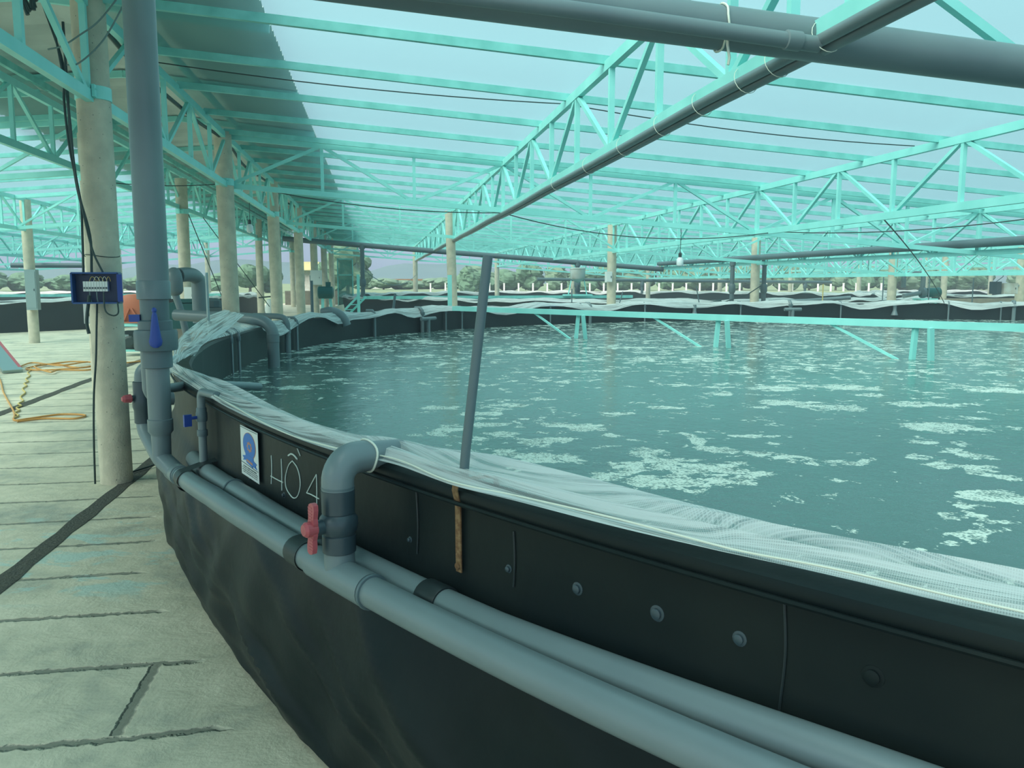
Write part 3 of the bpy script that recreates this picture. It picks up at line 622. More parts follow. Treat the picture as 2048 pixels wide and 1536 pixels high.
# rusty strap hooked over the rim and the thin pole behind it
a2 = 211.97
rt = thing('rusty_strap', pt(a2, .006, 1.08), 'rusty iron strap hooked over the rim of the near tank', 'strap')
V = []
pr = [(.008, .845), (.009, .90), (.009, .97), (.010, 1.03), (.020, 1.065), (.018, 1.082), (.0, 1.088), (-.06, 1.086), (-.115, 1.08), (-.125, 1.04)]
for dr in (0, .004):
    for r, z in pr: V += [pt(a2-.055, r+dr*(1 if z < 1.07 else .3), z+dr*(1 if z > 1.07 else 0)), pt(a2+.055, r+dr*(1 if z < 1.07 else .3), z+dr*(1 if z > 1.07 else 0))]
n_ = len(pr); F = []
for i in range(n_-1): F += [(2*i, 2*i+1, 2*i+3, 2*i+2), (2*n_+2*i, 2*n_+2*i+2, 2*n_+2*i+3, 2*n_+2*i+1), (2*i, 2*i+2, 2*n_+2*i+2, 2*n_+2*i), (2*i+1, 2*n_+2*i+1, 2*n_+2*i+3, 2*i+3)]
MB().add(V, F).obj('strap_band', M['rust'], rt, False)
MB().lathe([(.009, 0), (.009, .006), (0, .008)], pt(a2, .012, .862), (math.cos(math.radians(a2)), math.sin(math.radians(a2)), 0), 10).obj('rivet', M['rust'], rt, True)
pl = MB().tube([(.185, 2.24, .60), (.222, 2.14, 1.166), (.279, 2.12, 1.665)], .0128, 16)
tag(pl.obj('standing_pole', M['pvcm'], smooth=True), 'thin grey plastic pole leaning up from the near rim through the net', 'pole')

# big vertical pipe with blue-handled valve at the left
bx_, by_ = -1.08, 4.36
def q3(z, dx=0): return (bx_+dx, by_, z)
bpq = thing('supply_pipe', (bx_, by_, zlow(199)), 'thick grey vertical pipe with blue-handled valve, left of the sign', 'pipe')
MB().tube([q3(1.60), q3(3.0), q3(3.52)], .0735, 32).obj('upper_pipe', M['pvc'], bpq, True)
MB().lathe([(.074, 0), (.079, .003), (.079, .085), (.068, .10), (.067, .10)], q3(1.515), seg=32).obj('upper_coupling', M['pvc'], bpq, True)
MB().lathe([(.067, 0), (.067, .12)], q3(1.405), seg=32).obj('valve_neck', M['pvcm'], bpq, True)
vb = MB().lathe([(.066, 0), (.080, .004), (.080, .095), (.072, .10), (.066, .10)], q3(1.315), seg=28); vb.lathe([(.07, 0), (.098, .004), (.102, .02), (.102, .09), (.098, .104), (.07, .108)], q3(1.262), seg=10)
vb.lathe([(.066, 0), (.072, .003), (.072, .085), (.066, .088)], q3(1.178), seg=28); vb.obj('valve_body', M['pvcm'], bpq, True)
MB().lathe([(.055, 0), (.0555, .30)], q3(.885), seg=28).obj('lower_pipe', M['pvc'], bpq, True)
MB().lathe([(.046, 0), (.048, .01), (.060, .025), (.060, .085), (.055, .088)], q3(.835), seg=28).obj('reducer', M['pvc'], bpq, True)
ta = [pt(a, RL, zlow(a), R=11.46) for a in np.linspace(199.0, 200.4, 6)]
MB().tube(ta, PR+.006, 22).tube([ta[3], q3(.72), q3(.85)], .047, 24).obj('tee', M['pvc'], bpq, True)
fx, fy = .22, -.975
hc = Vector((bx_+fx*.105, by_+fy*.105, 0))
V = []; s_ = Vector((-fy, fx, 0)); prh = [(1.285, .012), (1.295, .026), (1.315, .031), (1.335, .026), (1.39, .019), (1.44, .013), (1.455, .008), (1.462, .012), (1.472, .011), (1.478, .005)]
NS = 12
for z, hw in prh:
    for q in range(NS):
        a = 2*PI*q/NS; V.append(hc+s_*(hw*math.cos(a))+Vector((fx, fy, 0))*(.013*math.sin(a)*min(1, hw/.014))+Vector((0, 0, z)))
n_ = len(prh); F = [(i*NS+j, i*NS+(j+1) % NS, (i+1)*NS+(j+1) % NS, (i+1)*NS+j) for i in range(n_-1) for j in range(NS)]+[tuple(range(NS-1, -1, -1)), tuple((n_-1)*NS+j for j in range(NS))]
MB().add(V, F).obj('valve_handle', M['blue'], bpq, True, 'blue drop-shaped handle')
MB().box((bx_-.085, by_-.03, 1.425), (.05, .03, .035)).tube([(bx_-.06, by_-.03, 1.42), (bx_-.1, by_-.03, 1.425)], .01, 8).obj('side_tap', M['blue'], bpq, False, 'small blue side tap')
# second riser with red knob behind it
b3 = (-1.25, 4.72)
r2 = thing('valve_riser', (b3[0], b3[1], .75), 'dark valve with red knob behind the thick vertical pipe', 'valve')
vx, vy = b3
P = [pt(199.3, RL, .65, R=11.46), (-1.12, 4.50, .69), (-1.19, 4.62, .75), (-1.24, 4.70, .81), (vx, vy, .88), (vx, vy, .92)]
MB().tube(spline(P, 6), .043, 20).obj('lower_bend', M['pvc'], r2, True)
MB().lathe([(.046, 0), (.050, .004), (.050, .07), (.056, .09), (.056, .13), (.050, .15), (.050, .225), (.046, .227)], (vx, vy, .845), seg=24).obj('valve_body', M['pvcd'], r2, True)
kx, ky = -.80, -.60
MB().lathe([(.016, .045), (.016, .065)], (vx, vy, .985), (kx, ky, 0), 14).obj('valve_stem', M['pvcd'], r2, True)
MB().lathe([(.018, .062), (.024, .066), (.020, .10), (.012, .112), (0, .113)], (vx, vy, .985), (kx, ky, 0), 8).obj('valve_handle', M['red'], r2, False, 'faded red knob')
P = [(vx, vy, 1.06), (vx, vy, 1.09), (vx+.01, vy, 1.125), (vx+.05, vy, 1.15), (vx+.12, vy, 1.155)]
MB().tube(spline(P, 5), .040, 20).obj('upper_elbow', M['pvc'], r2, True)
P = [(vx+.085, vy-.2, 1.30), (vx+.085, vy-.2, 1.1), (vx+.09, vy-.2, 1.04), (vx+.12, vy-.18, 1.0), (vx+.19, vy-.15, .995)]
MB().tube(spline(P, 6), .034, 18).obj('drop_elbow', M['pvc'], r2, True)
# two pipes reaching over the rim into the water
tag(MB().tube(spline([(-1.12, 4.50, 1.05), (-1.0, 4.85, 1.03), (-.85, 5.3, .97), (-.76, 5.55, .93)], 6), .025, 18).obj('rim_pipe', M['pvc'], smooth=True), 'grey pipe end lying over the near rim just above the water', 'pipe')
# bent inlet pipe
ip = thing('inlet_pipe', (-1.12, 9.4, .68), 'thick grey inlet pipe bending over the left rim down into the water', 'pipe')
P = [(-2.25, 9.95, 1.235), (-1.7, 9.68, 1.21)]+[(-1.13-.16*math.cos(t)-.0-.0, 9.4+.08*math.cos(t), 1.045+.155*math.sin(t)) for t in np.linspace(PI/2+0, 0, 1)]
P = [(-2.25, 9.98, 1.23), (-1.75, 9.72, 1.21), (-1.38, 9.52, 1.20), (-1.22, 9.44, 1.17), (-1.135, 9.40, 1.09), (-1.12, 9.39, .98), (-1.12, 9.39, .86), (-1.12, 9.39, .45)]
MB().tube(spline(P, 6), .063, 24).obj('pipe_run', M['pvc'], ip, True)
MB().lathe([(.064, 0), (.068, .003), (.068, .09), (.064, .092)], (-1.12, 9.39, .95), seg=24).obj('coupling', M['pvc'], ip, True)
P = [(-1.6, 11.4, 1.16), (-1.25, 11.3, 1.15), (-1.17, 11.27, 1.08), (-1.16, 11.27, .95), (-1.16, 11.27, .62)]
ip2 = thing('inlet_pipe', (-1.16, 11.27, .68), 'thinner grey inlet pipe just behind the thick bent one', 'pipe'); MB().tube(spline(P, 6), .038, 16).obj('pipe_run', M['pvc'], ip2, True)
MB().lathe([(.038, 0), (.044, .003), (.044, .06), (.038, .062)], (-1.16, 11.27, .93), seg=18).obj('coupling', M['pvc'], ip2, True)
# grey pump intake pipes behind the near rim at left
pu = thing('water_pump', (-2.6, 11.6, zf(11.6)), 'dark green pump with domed grey pipe, behind the net at left', 'pump')
d0 = 11.6; zz = zf(d0)
MB().box((-2.62, 12.4, zz+1.08), (.42, .4, .36)).box((-2.62, 12.35, zz+1.28), (.3, .3, .06)).obj('motor', M['green'], pu, False)
MB().box((-2.52, 13.4, zz+.98), (.5, .4, .36)).box((-2.52, 13.4, zz+.4), (.5, .4, .8)).lathe([(.16, 0), (.18, .03), (.18, .12), (.12, .16)], (-2.52, 13.4, zz+1.14), seg=12).obj('pump_casing', M['pvcm'], pu, False)
MB().tube(spline([(-2.22, 10.4, .9), (-2.28, 10.4, 1.25), (-2.34, 10.4, 1.46)], 4), .04, 16).lathe([(.04, 0), (.08, .03), (.095, .06), (.095, .20), (.088, .26), (.06, .31), (.02, .33)], (-2.34, 10.4, 1.44), seg=24).tube(spline([(-2.30, 10.45, 1.68), (-2.22, 10.6, 1.69), (-2.17, 10.75, 1.66), (-2.15, 10.8, 1.56), (-2.15, 10.8, 1.1)], 5), .085, 20).obj('domed_pipe', M['pvc'], pu, True)
MB().box((-2.6, 12.4, zz+.45), (.4, .4, .9)).obj('pump_base', M['brick'], pu, False)
st_ = MB().lathe([(.014, 0), (.014, .62), (.012, .63)], pt(178.8, .02, 1.06), seg=10); st_.box(pt(178.8, .02, 1.07), (.05, .05, .05)); tag(st_.obj('rim_post', M['steel'], smooth=False), 'short pale steel post clamped to the left rim beside the bent inlet pipe', 'post')

# ------------------------------------------------------------------ sign and chalk writing
sgA, sgB = 203.75, 204.95
sg = thing('wall_sign', pt(204.35, .01, .91), 'white rectangular sign with round blue gear emblem on the tank wall', 'sign')
Pc = lambda u, v, o=.012: (Vector(pt(sgA, o, 0))*(1-u)+Vector(pt(sgB, o, 0))*u)+Vector((0, 0, 1.012-.012*0+(-.205)*v+.012*u*0+.0))
def signpoly(pts, m, name, o=.0135):
    V = [Pc(u, v, o) for u, v in pts]+[Pc(u, v, o-.0012) for u, v in pts]; n_ = len(pts)
    MB().add(V, [tuple(range(n_)), tuple(range(2*n_-1, n_-1, -1))]+[(i, n_+i, n_+(i+1) % n_, (i+1) % n_) for i in range(n_)]).obj(name, m, sg, False)
signpoly([(0, 0), (1, 0), (1, 1), (0, 1)], M['white'], 'sign_plate', .0125)
M['sb'] = mat('sign_blue', (.02, .16, .55), .5); M['so'] = mat('sign_orange', (.50, .22, .14), .5); M['sk'] = mat('sign_ink', (.03, .06, .07), .6)
def ell(cu, cv, ru, rv, n_=36, a0=0, a1=360): return [(cu+ru*math.cos(math.radians(t)), cv+rv*math.sin(math.radians(t))) for t in np.linspace(a0, a1, n_, endpoint=(a1-a0 < 360))]
signpoly(ell(.52, .34, .36, .26), M['so'], 'emblem_ring', .0140); signpoly(ell(.52, .34, .345, .25), M['sb'], 'emblem_disc', .0145)
signpoly([(.12, .60), (.30, .57), (.30, .52), (.74, .55), (.74, .60), (.92, .64), (.84, .68), (.93, .74), (.70, .71), (.70, .75), (.34, .70), (.32, .66), (.13, .69), (.2, .645)], M['sb'], 'emblem_ribbon', .0150)
gear = []
for k in range(16):
    r = 1.0 if k % 2 == 0 else .78
    for d_ in (-8, 8): t = math.radians(k*22.5+d_); gear.append((.54+.15*r*math.cos(t), .36+.11*r*math.sin(t)))
signpoly(gear, M['so'], 'emblem_gear', .0150); signpoly(ell(.54, .36, .07, .052), M['sb'], 'emblem_gear_hub', .0155)
signpoly([(.36, .625), (.70, .655), (.70, .70), (.36, .67)], M['so'], 'emblem_banner', .0155)
signpoly([(.02, .735), (.98, .765), (.98, .772), (.02, .742)], M['sk'], 'sign_rule', .0150); signpoly([(.03, .022), (.97, .022), (.97, .028), (.03, .028)], M['sk'], 'sign_rule', .0150)
mb = MB()
for v0, u0, u1 in ((.790, .14, .90), (.835, .06, .95), (.875, .08, .94), (.915, .12, .9)):
    u = u0
    while u < u1:
        w = random.choice((.015, .022, .03)); h = .026 if v0 < .8 else .018; vv = v0+.012*u
        mb.add([Pc(u, vv, .0142), Pc(u+w, vv, .0142), Pc(u+w, vv+h, .0142), Pc(u, vv+h, .0142)], [(0, 1, 2, 3)]); u += w+random.choice((.008, .012, .03))
mb.obj('small_print', M['sk'], sg, False)
# chalk: H O 4 with its accents, measured on the wall
S = [[(205.58,.944),(205.58,.888),(205.52,.831)],[(206.13,.95),(206.13,.889),(206.1,.829)],[(205.51,.861),(205.84,.861),(206.17,.862)],
 [(206.69,.962),(206.51,.941),(206.37,.908),(206.3,.877),(206.34,.848),(206.51,.831),(206.68,.825),(206.85,.836),(206.97,.861),(207.03,.891),(207.0,.922),(206.89,.947),(206.69,.962)],
 [(206.5,.975),(206.65,.986),(206.79,.985),(206.93,.976)],[(206.88,1.028),(206.97,1.011),(207.07,.993)],[(207.75,.952),(207.55,.915),(207.31,.87)],[(207.31,.87),(207.53,.872),(207.82,.87)],
 [(207.75,.952),(207.75,.907),(207.73,.845)],[(208.17,.908),(208.16,.896)]]
for i, st in enumerate(S):
    p = [q[:2] for q in spline([(a, z, 0) for a, z in st], 5)]
    stroke(p, .0034 if i == 4 else .0022)

# ------------------------------------------------------------------ overhead pipes
def bend(n): return n
t = thing('overhead_pipe', (1.9, 3.62, 2.66), 'very thick grey overhead pipe crossing the top of the picture', 'pipe')
P = [(x, 3.62, 2.80-.0714*(x-.1)) for x in np.linspace(-1.9, 14, 30)]
MB().tube(P, .092, 32).obj('pipe_run', M['pvc'], t, True)
MB().lathe([(.093, 0), (.099, .004), (.099, .16), (.093, .164)], (3.6, 3.62, 2.80-.0714*3.5), (1, 0, -.0714), 32).obj('coupling', M['pvc'], t, True)
MB().tube([(1.50+.003*math.sin(6*a), 3.62+.098*math.cos(a), 2.70+.098*math.sin(a)) for a in np.linspace(0, 2*PI, 30)], .005, 6).tube([(1.50, 3.53, 2.66), (1.495, 3.52, 2.60), (1.505, 3.52, 2.55), (1.50, 3.52, 2.52)], .006, 6).obj('tie_string', M['rope'], t, True, 'pale string knotted around the pipe')
t = thing('overhead_pipe', (1.9, 3.45, 2.6), 'thin grey overhead pipe running in front of the very thick one', 'pipe')
P = [(-.8, 3.46, 2.80), (0, 3.46, 2.745), (.7, 3.46, 2.70), (1.3, 3.47, 2.655), (1.9, 3.50, 2.615)]
MB().tube(spline(P, 6), .034, 18).obj('pipe_run', M['pvc'], t, True); MB().lathe([(.036, 0), (.041, .003), (.041, .07), (.036, .073)], (1.74, 3.49, 2.626), (1, .05, -.06), 18).obj('coupling', M['pvc'], t, True)
for dx, dz, w in ((-.024, -.012, 'left'), (.030, -.03, 'right')):
    t = thing('overhead_pipe', (1.93, YR, 2.62), 'thin grey pipe tied under the first truss line, %s of the pair' % w, 'pipe', 'pair of pipes under the first truss line')
    P = [(1.93+dx+.006*math.sin(y*.7), y, 2.655+dz-.012*abs(math.sin(y*.65))) for y in np.linspace(.5, 42, 120)]
    MB().tube(P, .028, 14).obj('pipe_run', M['pvc'], t, True)
    if w == 'left':
        for y in (3.5, 3.95, 4.3, 4.9, 5.6, 6.5, 7.6, 9):
            MB().tube([(1.933+.063*math.cos(a), y+.04*math.sin(a), 2.65+.075*math.sin(a)) for a in np.linspace(0, 2*PI, 18)], .0018, 5).obj('tie_string', M['rope'], t, True, 'thin pale string')
def hpipe(P, r, lab, drops=()):
    t = thing('overhead_pipe', P[0], lab, 'pipe'); MB().tube(P, r, 16).obj('pipe_run', M['pvcm'], t, True)
    for x, y, z0, z1 in drops:
        MB().lathe([(r*.85, 0), (r*.85, z1-z0)], (x, y, z0), seg=14).lathe([(r*1.0, 0), (r*1.3, .05), (r*1.3, .2), (r, .25)], (x, y, z0+.35), seg=14).lathe([(r*1.15, 0), (r*1.15, .16)], (x, y, z1-.16), seg=14).obj('down_pipe', M['pvcm'], t, True)
    return t
hpipe([(9.9, y, 2.24) for y in np.linspace(2, 28.8, 12)], .072, 'grey overhead pipe lying on the third truss line at right', [(9.55, 21.7, .95, 2.2), (10.35, 21.45, .95, 2.2)])
hpipe([(x, 28.6, zb(x)-.02) for x in np.linspace(-3, 10, 12)], .085, 'grey overhead pipe crossing the back of the near bay', [(-.45, 28.6, 1.1, 2.85), (6.9, 28.6, 1.05, 2.3)])
hpipe([(x, 41.8, 1.62+.01*(20-x)) for x in np.linspace(8, 24, 8)], .08, 'distant grey pipe low under the far truss', [(13.5, 41.8, 1.0, 1.65), (22.5, 41.8, .9, 1.6)])
hpipe([(x, 33, 2.2) for x in np.linspace(-13, -9.6, 4)], .09, 'grey pipe on a bent stand over the left tank', [(-9.6, 33, 1.0, 2.2)])

# ------------------------------------------------------------------ cables and wires
def cable(P, r, lab, m='cable', nm='cable', cat='cable', sp=True):
    o = MB().tube(spline(P, 6) if sp else P, r, 6).obj(nm, M[m], smooth=True); return tag(o, lab, cat)
cable([(-2.4, 6.9, 3.7), (-2.23, 6.8, 3.18), (-2.24, 6.8, 2.93), (-2.22, 6.8, 2.57), (-2.17, 6.8, 2.21), (-2.17, 6.8, 1.95), (-2.18, 6.8, 1.65)], .009, 'dark cable dropping to the blue box, leftmost of the bundle')
cable([(-2.3, 6.8, 3.6), (-2.21, 6.78, 2.92), (-2.19, 6.78, 2.46), (-2.15, 6.78, 2.13), (-2.1, 6.78, 1.84), (-2.03, 6.78, 1.66)], .008, 'dark cable crossing the column front down to the blue box')
cable([(-2.24, 6.88, 3.5), (-2.235, 6.87, 3.01), (-2.23, 6.86, 2.65), (-2.2, 6.85, 2.29), (-2.13, 6.84, 1.95), (-2.13, 6.83, 1.67)], .010, 'dark cable hugging the left edge of the speckled column')
cable([(-2.14, 6.78, 1.5), (-2.17, 6.78, 1.31), (-2.16, 6.78, 1.21)], .013, 'thick dark cable hanging under the left of the blue box')
cable([(-2.11, 6.87, 1.52), (-2.13, 6.87, 1.27), (-2.15, 6.87, 1.0), (-2.18, 6.87, .73), (-2.2, 6.87, .38), (-2.22, 6.9, .02)], .008, 'long dark cable running down the speckled column to the floor')
cable([(-2.02, 6.72, 1.52), (-2.01, 6.70, 1.39), (-1.96, 6.7, 1.35), (-1.92, 6.7, 1.37), (-1.92, 6.7, 1.45)], .006, 'small cable loop under the right of the blue box')
cable([(-2.26, 6.6, 3.23), (-2.16, 6.6, 3.26), (-2.04, 6.6, 3.34), (-1.9, 6.6, 3.45), (-1.7, 6.6, 3.7)], .006, 'thin upper wire arcing across the top of the speckled column', 'wire', 'wire', 'wire')
cable([(-2.14, 6.6, 3.13), (-2.07, 6.6, 3.14), (-1.95, 6.6, 3.24), (-1.84, 6.6, 3.38), (-1.66, 6.6, 3.7)], .006, 'thin lower wire arcing across the top of the speckled column', 'wire', 'wire', 'wire')
cable(sag((-2.07, 8.9, 3.72), (2.0, 8.9, 3.46), .05), .006, 'black wire slung from the walkway truss to the first truss line', 'cable', 'wire', 'wire', False)
cable(sag((2.0, 8.9, 3.46), (6.05, 8.9, 3.13), .06), .006, 'black wire slung between the first and second truss lines', 'cable', 'wire', 'wire', False)
cable(sag((-2.05, 13.2, 3.05), (1.93, 13.0, 2.66), .12), .008, 'black wire sagging below the second cross truss left of the first truss line', 'cable', 'wire', 'wire', False)
cable(sag((1.93, 13.0, 2.66), (6.05, 12.4, 2.36), .22)+sag((6.05, 12.4, 2.38), (9.0, 8.0, 2.62), .18), .008, 'black wire sagging between the first and second truss lines toward the right', 'cable', 'wire', 'wire', False)
cable(sag((-3.9, 12.9, 3.02), (-2.1, 12.9, 3.02), .05), .007, 'black wire under the metal roof beside the second walkway column', 'cable', 'wire', 'wire', False)
cable(sag((6.1, 9.5, 2.36), (13.9, 18.9, 1.08), -.1), .009, 'black rope slanting down from the second truss line to the far rim at right', 'cable', 'rope', 'rope', False)
cable(sag((-3.99, 19.2, 3.12), (-3.3, 19.5, 1.0), .0), .010, 'dark cable hanging beside the left walkway column', 'cable', 'cable', 'cable', False)
cable(sag((-3.99, 20.8, 3.12), (-2.6, 21.3, 1.0), .0), .010, 'dark cable slanting down from the left walkway truss', 'cable', 'cable', 'cable', False)
cable([(-.2, 3.3, 3.1), (-.235, 3.3, 2.95), (-.23, 3.3, 2.845)], .006, 'wire end dangling at the top of the picture', 'wire', 'wire', 'wire')
cable(sag((-.4, 28, 2.0), (1.9, 41, 1.95), .5), .012, 'thin wire drooping before the open sky', 'wire', 'wire', 'wire', False)
# black cable bunch and tarp under the roof at top left
mb = MB()
for k in range(9):
    a = rng.uniform(-1, 1, 3); mb.tube(spline([(-2.62+.05*k, 6.5, 3.98), (-2.55+.03*a[0]+.03*k, 6.5, 3.80+.06*a[1]), (-2.45+.05*a[2]+.02*k, 6.5, 3.65), (-2.36+.01*k, 6.5, 3.48+.05*a[1])], 5), .014, 6)
tag(mb.obj('cable_bunch', M['cable'], smooth=True), 'tangled bunch of black cables under the metal roof at top left', 'cables')
o = MB().tube([(-2.16+.02*math.sin(y*2), y, 3.60+.05*math.sin(y*1.1)) for y in np.linspace(7.6, 40, 90)], .022, 8).obj('cable_line', M['cable'], smooth=True); tag(o, 'long black cable line running along the inside of the walkway truss', 'cable')

# ------------------------------------------------------------------ breaker box and other cabinets
bb = thing('breaker_box', (-2.09, 6.83, 1.44), 'open blue electrical box strapped to the speckled column', 'electrical box')
cx, cy, cz = -2.09, 6.80, 1.555; w, h, d = .33, .225, .09
MB().box((cx, cy+d/2, cz), (w, .012, h)).box((cx-w/2, cy, cz), (.012, d, h)).box((cx+w/2, cy, cz), (.012, d, h)).box((cx, cy, cz+h/2), (w, d, .012)).box((cx, cy, cz-h/2), (w, d, .012)).obj('enclosure', M['bluebox'], bb, False)
MB().box((cx, cy+d/2-.012, cz), (w-.02, .006, h-.02)).obj('back_plate', M['boxin'], bb, False)
MB().box((cx+w/2+.004, cy-.02, cz), (.035, .10, h*.9), .25).obj('side_cover', M['blue'], bb, False)
for k in range(9):
    o = MB().box((cx-.085+.0195*k, cy+.012, cz+.012), (.0175, .05, .075)).obj('breaker', M['white'], bb, False, 'white circuit breaker')
    MB().box((cx-.085+.0195*k, cy-.014, cz+.0), (.009, .01, .012)).obj('switch_lever', M['pvcd'], o, False)
for k in range(5):
    MB().tube(bez((cx-.05+.03*k, cy, cz+.05), (cx-.03+.03*k, cy-.01, cz+.12), (cx+.0+.025*k, cy, cz+.05), 8), .0025, 5).obj('loop_wire', M['rope'] if k % 2 else M['yellow'], bb, True)
for k in range(3):
    MB().tube(bez((cx-.05+.05*k, cy-.01, cz-.03), (cx-.05+.05*k, cy-.015, cz-.08), (cx-.04+.045*k, cy, cz-.12), 6), .004, 5).obj('feed_wire', M['wire'], bb, True)
MB().tube([(-2.11+.128*math.cos(a), 7.04+.128*math.sin(a), 1.80+.01*math.sin(2*a)) for a in np.linspace(0, 2*PI, 28)], .003, 5).obj('tie_wire', M['cable'], bb, True)
def cabinet(c, s, m, lab, nm='switch_box', cat='electrical box'):
    t = thing(nm, (c[0], c[1], c[2]-s[2]/2), lab, cat); MB().box(c, s).obj('case', m, t, False)
    MB().box((c[0], c[1]-s[1]/2-.006, c[2]), (s[0]*.86, .012, s[2]*.9)).obj('door', m, t, False); MB().box((c[0]+s[0]*.3, c[1]-s[1]/2-.018, c[2]), (.015, .014, .05)).obj('latch', M['pvcd'], t, False)
    return t
cabinet((-2.245, 7.08, 1.36), (.05, .10, .17), M['white'], 'small white box behind the speckled column, just below the blue box')
cabinet((-7.89, 21.10, 1.42), (.24, .2, .93), M['steel'], 'tall grey metal cabinet on the far left column', 'metal_cabinet', 'cabinet')
cabinet((5.92, 21.13, 1.73), (.16, .14, .27), M['white'], 'small white switch box on the column behind the far rim')
cabinet((-3.84, 18.37, 1.32), (.2, .12, .35), M['white'], 'small white box on the left walkway column')
cabinet((-2.05, 29.85, 1.75), (.38, .16, .5), M['white'], 'pale box on the fifth walkway column')
cabinet((17.35, 21.0, 1.42), (.42, .3, .30), M['tankplastic'], 'beige motor box hung on the column at the right edge', 'motor_box', 'motor')
for o in COL.objects:
    if o.name == 'motor_box': MB().bar((17.1, 21.17, 1.5), (18.0, 21.25, 1.5), .04, .05).obj('bracket', M['steel'], o, False)
o = MB().box((16.98, 21.0, 1.44), (.14, .3, .34)).bar((16.98, 21.0, 1.6), (17.2, 21.0, 1.75), .015, .015).bar((17.2, 21.0, 1.75), (17.2, 21.0, 1.95), .012, .012).obj('hanging_panel', M['pvcd'], smooth=False); tag(o, 'dark square panel beside the beige motor box', 'panel')

# ------------------------------------------------------------------ turquoise beam over the water
cat_ = thing('walkway_beam', (4.3, 12, 1.1), 'long turquoise steel beam on legs spanning over the near tank', 'beam')
A = Vector((1.45, 15.95, 1.10)); B = Vector((8.9, 5.55, 1.10)); dr = (B-A).normalized(); nr = Vector((-dr.y, dr.x, 0))
MB().bar(A, B, .10, .085).obj('main_beam', M['teal'], cat_, False)
MB().bar(A+nr*.3+dr*.4, B+nr*.3, .05, .05).obj('rear_rail', M['teal'], cat_, False) if False else None
for tt, s in ((.240, 1), (.445, 1), (.655, 1)):
    c = A+(B-A)*tt
    for k in (0, 1):
        b0 = c+dr*(.02+.22*k)+nr*(.02-.14*k)
        MB().bar(b0+Vector((0, 0, -.03)), b0+nr*(-.10 if k == 0 else .12)+Vector((0, 0, -.75)), .055, .055).obj('leg', M['teal'], cat_, False)
for tt in (.165, .36, .575):
    c = A+(B-A)*tt; MB().bar(c+Vector((0, 0, -.03)), c+dr*1.05+nr*-.1+Vector((0, 0, -.5)), .03, .03).obj('brace', M['teal'], cat_, False)
o = MB().box((1.57, 18.3, 1.1), (.09, .07, 1.3)).obj('upright_post', M['teal'], smooth=False); tag(o, 'short upright turquoise post left of the column behind the rim', 'post')

# ------------------------------------------------------------------ fittings around the inside of the near tank
def inner_pole(a, r, lab, tee=False, top=1.12, group='thin drop poles inside the near tank'):
    p = pt(a, -.16, .5); t = thing('drop_pole', p, lab, 'pole', group)
    MB().tube([p, pt(a, -.16, top-.04), pt(a, -.12, top), pt(a, .0, top)], r, 10).obj('pole', M['pvc'], t, True)
    MB().lathe([(r*1.5, 0), (r*1.5, .05)], pt(a, -.16, top-.12), seg=10).obj('clip', M['pvcm'], t, True)
    if tee:
        q = Vector(pt(a, -.3, .93)); tg = Vector(tang(a)); MB().tube([q-tg*.22, q+tg*.22], r, 8).tube([q, q+Vector((0, 0, -.35))], r, 8).obj('cross_bar', M['pvc'], t, True)
AA = [(178.0, .010, 0), (176.3, .014, 0), (162.1, .018, 0), (148.3, .024, 0), (141.0, .034, 1), (137.5, .018, 0), (135.2, .018, 0), (122.6, .016, 0), (117.0, .036, 0), (118.2, .016, 0), (109.3, .018, 0), (95.7, .018, 0), (89.0, .042, 1), (82.4, .018, 0), (69.3, .02, 0), (63.4, .018, 0), (62.0, .045, 0)]
for i, (a, r, te) in enumerate(AA): inner_pole(a, r, ('grey pipe' if r > .03 else 'thin grey pole')+' hanging from the inside of the near tank rim, %s from the left' % ORD[i], bool(te))
def bell(a, i):
    p = Vector(pt(a, -.17, .78)); t = thing('feed_nozzle', p, 'grey bell-shaped nozzle hanging inside the far rim, '+i, 'nozzle'); MB().lathe([(.085, 0), (.06, .08), (.045, .12), (.045, .28)], p, seg=14).obj('bell', M['pvc'], t, True)
bell(102.2, 'left one'); bell(75.7, 'right one')
t = thing('rim_elbow', pt(155, 0, 1.1), 'short grey elbow pipe with open mouth over the left rim', 'pipe')
a = 154.5; MB().tube(spline([pt(a, .10, 1.13), pt(a, -.04, 1.15), pt(a-.3, -.15, 1.11), pt(a-.5, -.22, 1.02), pt(a-.6, -.25, .93)], 5), .07, 16).obj('elbow', M['pvc'], t, True)
for i, (a, top, lean) in enumerate(((157.5, 1.62, 0), (144.5, 1.40, .05), (119, 1.45, 0), (112.5, 1.38, .1), (101, 1.5, -.1), (84.5, 1.55, 0), (77.0, 1.72, 0), (71.5, 1.75, 0), (66.5, 1.7, 0))):
    b0 = Vector(pt(a, -.02, 1.03)); o = MB().tube([b0, b0+Vector((lean, 0, top-1.03))], .014 if i > 1 else .022, 8).obj('rim_stake', M['yellow'] if i == 5 else M['pvcm'], smooth=True)
    tag(o, ('yellow' if i == 5 else 'thin grey')+' stake standing on the far rim of the near tank, %s from the left' % ORD[i], 'stake', 'stakes on the far rim')
o = MB().tube([(8.35, 19.95, 1.03), (9.5, 20.6, 1.28), (10.0, 20.9, 1.5)], .014, 8).tube([(7.9, 19.7, 1.0), (8.5, 20.0, 1.12)], .05, 8).obj('scoop_net', M['cable'], smooth=True); tag(o, 'long handled scoop net leaning on the column behind the far rim', 'net')
o = MB().tube([(9.95, 20.3, 1.10), (10.9, 20.15, 1.12), (12.0, 19.95, 1.20)], .05, 12).obj('loose_pipe', M['pvc'], smooth=True); tag(o, 'loose grey pipe lying on the net behind the far rim', 'pipe')

